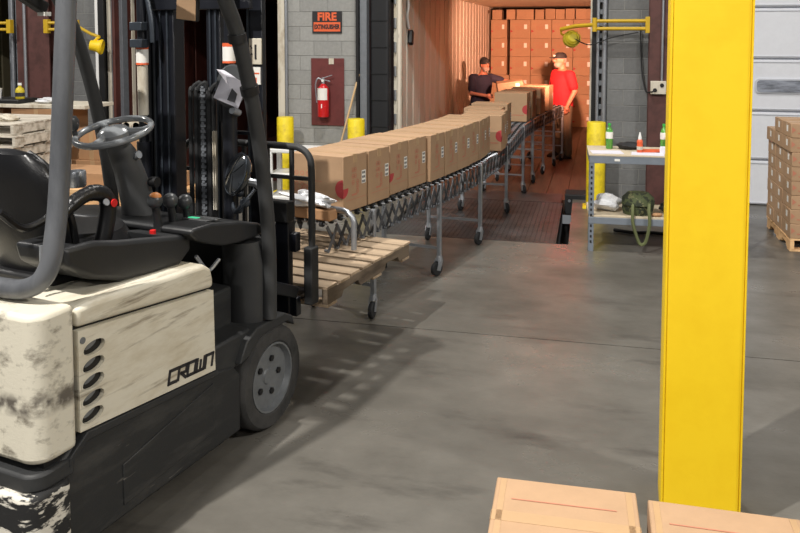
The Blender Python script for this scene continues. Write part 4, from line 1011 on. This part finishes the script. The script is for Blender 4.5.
# ------------------------------------------------------------------ foreground cartons at the bottom edge
big = card_proto(.475, .455, .40, 'plain'); ub = []
def top_print(o, w_):
    for dy in (.10, -.115): obj('red_print', G().box((-w_/2+.06, dy-.0025, .4013), (w_/2-.07, dy+.0025, .4018)), 'red_faint', o, smooth=0)
    for x in (-w_/2+.016, w_/2-.036): obj('edge_tape', G().box((x, -.22, .4003), (x+.02, .22, .4012)), 'tape', o, smooth=0)
top_print(big, .475)
pallet('wood_pallet', 'wooden pallet under the two cartons at the bottom edge', (.70, 2.29, 0), 0, 1.0, .46, 4, 'pallet_wood', 'pallet_old')
put(big, ub, (-.05, 2.535, .128), 1, 'large taped carton at bottom edge, left of the yellow pillar', 'foreground cartons')
put(big, ub, (.455, 2.505, .128), -.5, 'large taped carton at bottom edge, in front of the yellow pillar', 'foreground cartons')

# ------------------------------------------------------------------ white cart behind the conveyor
t = thing('utility_cart', 'white plastic utility cart behind the first conveyor boxes', 'cart', (-3.35, 9.3, 0), 3)
for z in (.70, .40, .12):
    obj('tray', G().prism(rrect(0, 0, .92, .42, .08), 2, z-.05, z), 'white_plastic', t, bevel=.012)
for x in (-.43, .43):
    for y in (-.18, .18): obj('post', G().box((x-.03, y-.03, .08), (x+.03, y+.03, .66)), 'white_plastic', t, bevel=.01); obj('caster', G().cyl((x-.015, y, .04), (x+.015, y, .04), .04, n=14), 'rubber', t)

# ------------------------------------------------------------------ clutter at the far left
ps = None
for k in range(9):
    t = pallet('wood_pallet', '%s pallet from floor in whitewashed stack behind the seat' % ORD[k].capitalize().lower(), (-5.95+random.uniform(-.03, .03), 7.3+random.uniform(-.03, .03), k*.1265), random.uniform(-1, 1), 1.4, 1.0, 6, 'pallet_white', 'pallet_white', 'pallets stacked behind the seat', notch=False)
def carton(x, y, z, w_, d_, h_, label, rz=0, m='card_dark'):
    o = obj('cardboard_box', G().box((-w_/2, -d_/2, 0), (w_/2, d_/2, h_)), m, bevel=.006); o.location = (x, y, z); o.rotation_euler = (0, 0, R(rz))
    obj('flap_seam', G().box((-w_/2+.01, -.004, h_), (w_/2-.01, .004, h_+.001)), 'label_ink', o, smooth=0)
    obj('side_tape', G().box((-.03, -d_/2-.001, .0), (.03, -d_/2, h_)), 'tape', o, smooth=0)
    return tag(o, label, 'box')
# shelf-like stack of cartons behind
carton(-5.80, 8.75, .0, .74, .6, .58, 'large brown carton on floor behind lumber pile', 3)
carton(-5.80, 8.75, .582, .72, .55, .36, 'brown carton below the steering wheel, upper of two behind lumber pile', -2)
carton(-6.62, 8.75, .0, .8, .6, .62, 'brown carton on floor behind whitewashed pallets', 0)
carton(-6.60, 8.75, .622, .78, .55, .30, 'middle brown carton stacked behind whitewashed pallets', 2)
carton(-6.58, 8.76, .924, .74, .5, .26, 'top brown carton stacked behind whitewashed pallets', -3)
carton(-7.55, 8.95, .0, .7, .6, .6, 'lower brown carton at far left image edge', 0)
carton(-7.55, 8.95, .602, .7, .6, .56, 'upper brown carton at far left image edge', 2)
o = tag(obj('white_board', G().box((-.95, -.3, 0), (.85, .3, .045)), 'cream_frame', bevel=.004), 'pale flat board lying on the left carton stack', 'board'); o.location = (-6.75, 8.8, 1.19)
o = tag(obj('black_tray', G().box((-.3, -.2, 0), (.3, .2, .05)), 'black', bevel=.01), 'black tray on pale board at far left', 'tray'); o.location = (-7.15, 8.72, 1.237)
t = thing('spray_bottle', 'yellow labelled bottle standing on far left board', 'bottle', (-6.93, 8.66, 1.288))
obj('body', G().lathe([(.05, 0), (.055, .01), (.055, .1), (.045, .13), (.02, .15), (.02, .17), (0, .17)], 16), 'lamp_yellow', t); obj('label', G().lathe([(.0555, .03), (.0555, .08)], 16), 'sign_black', t); obj('cap', G().lathe([(.024, .17), (.024, .2), (0, .2)], 12), 'white_plastic', t)
t = thing('paper_cup', 'pale crumpled paper cup beside yellow labelled bottle', 'cup', (-7.25, 8.66, 1.288)); obj('body', G().lathe([(.035, 0), (.048, .12), (.05, .125), (.045, .12), (.033, .01), (0, .01)], 16), 'white_plastic', t); obj('rim', G().tube([(.049*math.cos(k*.3927), .049*math.sin(k*.3927), .124) for k in range(16)], .003, 5, closed=True), 'cream_frame', t)
tag(crumple('plastic_film', (-6.55, 8.75, 1.27), .2, .12, .035, 'poly_bag', 0, .4, 21), 'grey plastic film on board behind the guard post', 'plastic')
tag(crumple('crumpled_paper', (-6.9, 7.75, 1.205), .3, .2, .07, 'paper', 0, .4, 22), 'white crumpled paper on top of whitewashed pallets', 'paper')
tag(crumple('orange_rag', (-6.56, 7.5, 1.175), .10, .08, .05, 'orange_plastic', 0, .35, 23), 'small orange rag on whitewashed pallets', 'rag')
tag(crumple('cream_rag', (-6.25, 7.6, 1.17), .13, .1, .045, 'cream_frame', 0, .35, 24), 'cream rag on whitewashed pallets beside orange rag', 'rag')
# lumber pile: individual boards
lp = 0
for k in range(4):
    for j in range(3):
        o = obj('lumber_board', G().box((-.85, -.09, 0), (.85, .09, .045)), 'lumber', bevel=.004, seg=1, smooth=0)
        o.location = (-5.02+random.uniform(-.03, .03), 7.55+j*.21, .2535+k*.047); o.rotation_euler = (0, 0, R(random.uniform(-.4, .4)))
        tag(o, 'pale lumber board, %s layer up, %s from front of pile behind forklift' % (ORD[k], ORD[j]), 'board', 'boards in the lumber pile')
for k in range(2): pallet('wood_pallet', ['lower', 'upper'][k]+' pale pallet under the lumber pile behind forklift', (-4.4, 7.42, k*.13), 0, 1.5, .75, 5, 'lumber', 'lumber', 'pallets under the lumber pile', notch=False)
o = tag(obj('cardboard_sheet', G().box((-.8, -.25, 0), (.8, .25, .16)), 'card_dark', bevel=.006), 'flat brown carton lying on top of the lumber pile', 'box'); o.location = (-5.05, 7.80, .4435)
for k, x in enumerate((-5.35, -5.22, -5.09)):
    M_ = Matrix.Translation((x, 8.5, 1.005)) @ Matrix.Rotation(R(-90), 4, 'X')
    t = thing('cardboard_tube', 'grey cardboard tube lying on cartons, %s from left' % ORD[k], 'tube', group='cardboard tubes on the cartons')
    obj('wall', G().lathe([(.045, 0), (.06, 0), (.06, .5), (.045, .5), (.045, 0)], 18, M_), 'cream_frame', t); obj('bore', G().lathe([(.044, .03), (0, .03)], 18, M_), 'void', t)
carton(-5.18, 8.75, .582, .40, .55, .36, 'brown carton under the grey cardboard tubes', 0)
carton(-5.16, 8.75, .0, .40, .6, .58, 'lowest brown carton beneath cardboard tubes', 0)

# ------------------------------------------------------------------ people
def person(name, label, loc, rz, shirt, trousers, arms, lean, hat, H=1.76):
    """local: faces -y, x to its left; arms: list of (shoulder, elbow, wrist, finger dir)"""
    root = thing(name, label, 'person', loc, rz)
    lx = lean
    hip = .92*H/1.76; sh = 1.44*H/1.76
    g = G()
    up = lambda z: lx*max(0, (z-hip))
    P = lambda x, y, z: (x, y+up(z), z)
    for q in (-1, 1):
        g.limb([P(q*.10, 0, hip-.03), P(q*.115, -.01, .50), P(q*.12, .02, .10)], [.085, .062, .042])
        g.ball((q*.125, -.04, .045), .032, (1, 2.0, .8))
    g.loft([(P(0, 0, hip-.08), .15, .105), (P(0, 0, hip+.05), .155, .11), (P(0, -.01, 1.14), .15, .115), (P(0, -.01, 1.30), .175, .12), (P(0, 0, 1.42), .17, .095), (P(0, .01, 1.49), .07, .06)], 18)
    g.limb([P(0, .01, 1.45), P(0, -.01, 1.56)], [.06, .055])
    hc = Vector(P(0, -.03, 1.645)); 
    g.ball(hc, .1, (.76, .95, 1.18), 20, 14); g.ball(hc+Vector((0, -.035, -.055)), .06, (.9, .9, 1))
    g.ball(hc+Vector((0, -.10, -.012)), .022, (.7, 1, 1.2)); g.ball(hc+Vector((0, -.088, -.005)), .014, (.8, .8, 2))
    for q in (-1, 1): g.ball(hc+Vector((q*.078, .01, -.005)), .028, (.35, .7, 1.1))
    for (s0, e0, w0, fd) in arms:
        S, E, W_ = Vector(s0), Vector(e0), Vector(w0); fd = Vector(fd).normalized()
        g.limb([S, E, W_], [.06, .043, .03])
        pr_ = fd.orthogonal().normalized(); pal = W_+fd*.05
        g.ball(pal, .045, (.9, .9, .9))
        sd = fd.cross(Vector((1, 0, 0))); 
        if sd.length < .2: sd = fd.cross(Vector((0, 1, 0)))
        sd.normalize(); cu = fd.cross(sd)
        for k, ln in enumerate((.075, .085, .08, .062)):
            b = W_+fd*.075+sd*(-.03+.02*k); m1 = b+fd*ln*.55; t1 = m1+fd*ln*.35+cu*ln*.3
            g.limb([b, m1, t1], [.011, .010, .008], 8)
        b = W_+fd*.03-sd*.03; g.limb([b, b+fd*.035-sd*.025, b+fd*.065-sd*.03], [.013, .011, .009], 8)
    body = fuse('body', g, 'skin', root, .008, 3)
    # clothes
    g = G(); g.loft([(P(0, 0, hip-.06), .19, .145), (P(0, 0, hip+.05), .192, .148), (P(0, -.015, 1.14), .19, .155), (P(0, -.01, 1.30), .20, .15), (P(0, 0, 1.40), .195, .12), (P(0, .005, 1.465), .10, .08)], 20)
    for (s0, e0, w0, fd) in arms:
        S, E = Vector(s0), Vector(e0); g.limb([S-Vector((S.x*.35, 0, .0)), S, S+(E-S)*.72], [.08, .083, .072])
    fuse('shirt', g, shirt, root, .012, 4)
    g = G(); g.loft([(P(0, 0, hip-.12), .165, .125), (P(0, 0, hip+.04), .172, .13)], 18)
    for q in (-1, 1): g.limb([P(q*.09, 0, hip-.04), P(q*.115, -.01, .5), P(q*.125, .015, .09)], [.105, .088, .075])
    fuse('trousers', g, trousers, root, .012, 3)
    for q in (-1, 1):
        obj('shoe', G().loft([((q*.125, -.05, 0), .05, .14), ((q*.125, -.05, .03), .052, .142), ((q*.125, -.03, .07), .046, .11), ((q*.125, .03, .11), .042, .05)], 16), 'shoe', root)
        obj('eye', G().ball(hc+Vector((q*.03, -.087, .012)), .009), 'black', body); obj('eyebrow', G().obox(hc+Vector((q*.032, -.092, .032)), (.03, .008, .006)), 'beard', body)
    obj('mouth', G().obox(hc+Vector((0, -.092, -.062)), (.04, .008, .007)), 'skin_dark', body, bevel=.002)
    g = G().loft([(hc+Vector((0, -.035, -.125)), .045, .04), (hc+Vector((0, -.04, -.09)), .062, .062), (hc+Vector((0, -.03, -.06)), .068, .068), (hc+Vector((0, -.02, -.045)), .07, .06)], 16)
    obj('beard', g, 'beard', body)
    if hat == 'cap':
        cp = obj('cap', G().loft([(hc+Vector((0, .0, .025)), .083, .102), (hc+Vector((0, .0, .06)), .084, .102), (hc+Vector((0, 0, .10)), .07, .085), (hc+Vector((0, 0, .125)), .035, .045)], 20), 'cap_black', root)
        obj('brim', G().loft([(hc+Vector((0, -.10, .032)), .07, .085), (hc+Vector((0, -.10, .042)), .068, .083)], 20), 'cap_black', cp)
        obj('emblem', G().obox(hc+Vector((0, -.101, .07)), (.04, .012, .028)), 'white_label', cp)
        obj('hair', G().loft([(hc+Vector((0, .02, -.05)), .066, .076), (hc+Vector((0, .015, .0)), .079, .088), (hc+Vector((0, .01, .03)), .081, .096)], 18), 'beard', root)
    else:
        cp = obj('beanie', G().loft([(hc+Vector((0, .012, .01)), .084, .104), (hc+Vector((0, .01, .05)), .088, .108), (hc+Vector((0, .015, .09)), .08, .096), (hc+Vector((0, .03, .125)), .05, .06), (hc+Vector((0, .04, .138)), .02, .025)], 20), 'cap_black', root)
        obj('knot', G().ball(hc+Vector((0, .10, -.03)), .03), 'cap_black', cp)
        obj('hair', G().loft([(hc+Vector((0, .035, -.075)), .05, .055), (hc+Vector((0, .025, -.03)), .077, .08), (hc+Vector((0, .02, .02)), .08, .09)], 18), 'cap_black', root)
    return root
person('person', 'worker in red T-shirt and black cap standing at conveyor end', (-.42, 14.45, TF), -58, 'shirt_red', 'trousers', [((.20, 0, 1.40), (.27, .04, 1.13), (.24, -.06, .90), (-.05, -.25, -1)), ((-.20, 0, 1.40), (-.27, -.02, 1.13), (-.22, -.18, .95), (.1, -.6, -.8))], -.03, 'cap').scale = (1.18, 1.18, 1.06)
person('person', 'worker in navy T-shirt and black beanie reaching over the boxes', (-1.92, 14.6, TF), 42, 'shirt_navy', 'trousers_dark', [((.20, -.06, 1.40), (.42, -.20, 1.33), (.66, -.34, 1.30), (1, -.2, -.35)), ((-.20, -.06, 1.40), (-.26, -.12, 1.13), (-.12, -.38, 1.10), (.5, -1, .0))], -.18, 'beanie')
hb.location = (-1.28, 13.98, .93); hb.rotation_euler = (R(4), R(-8), R(10))
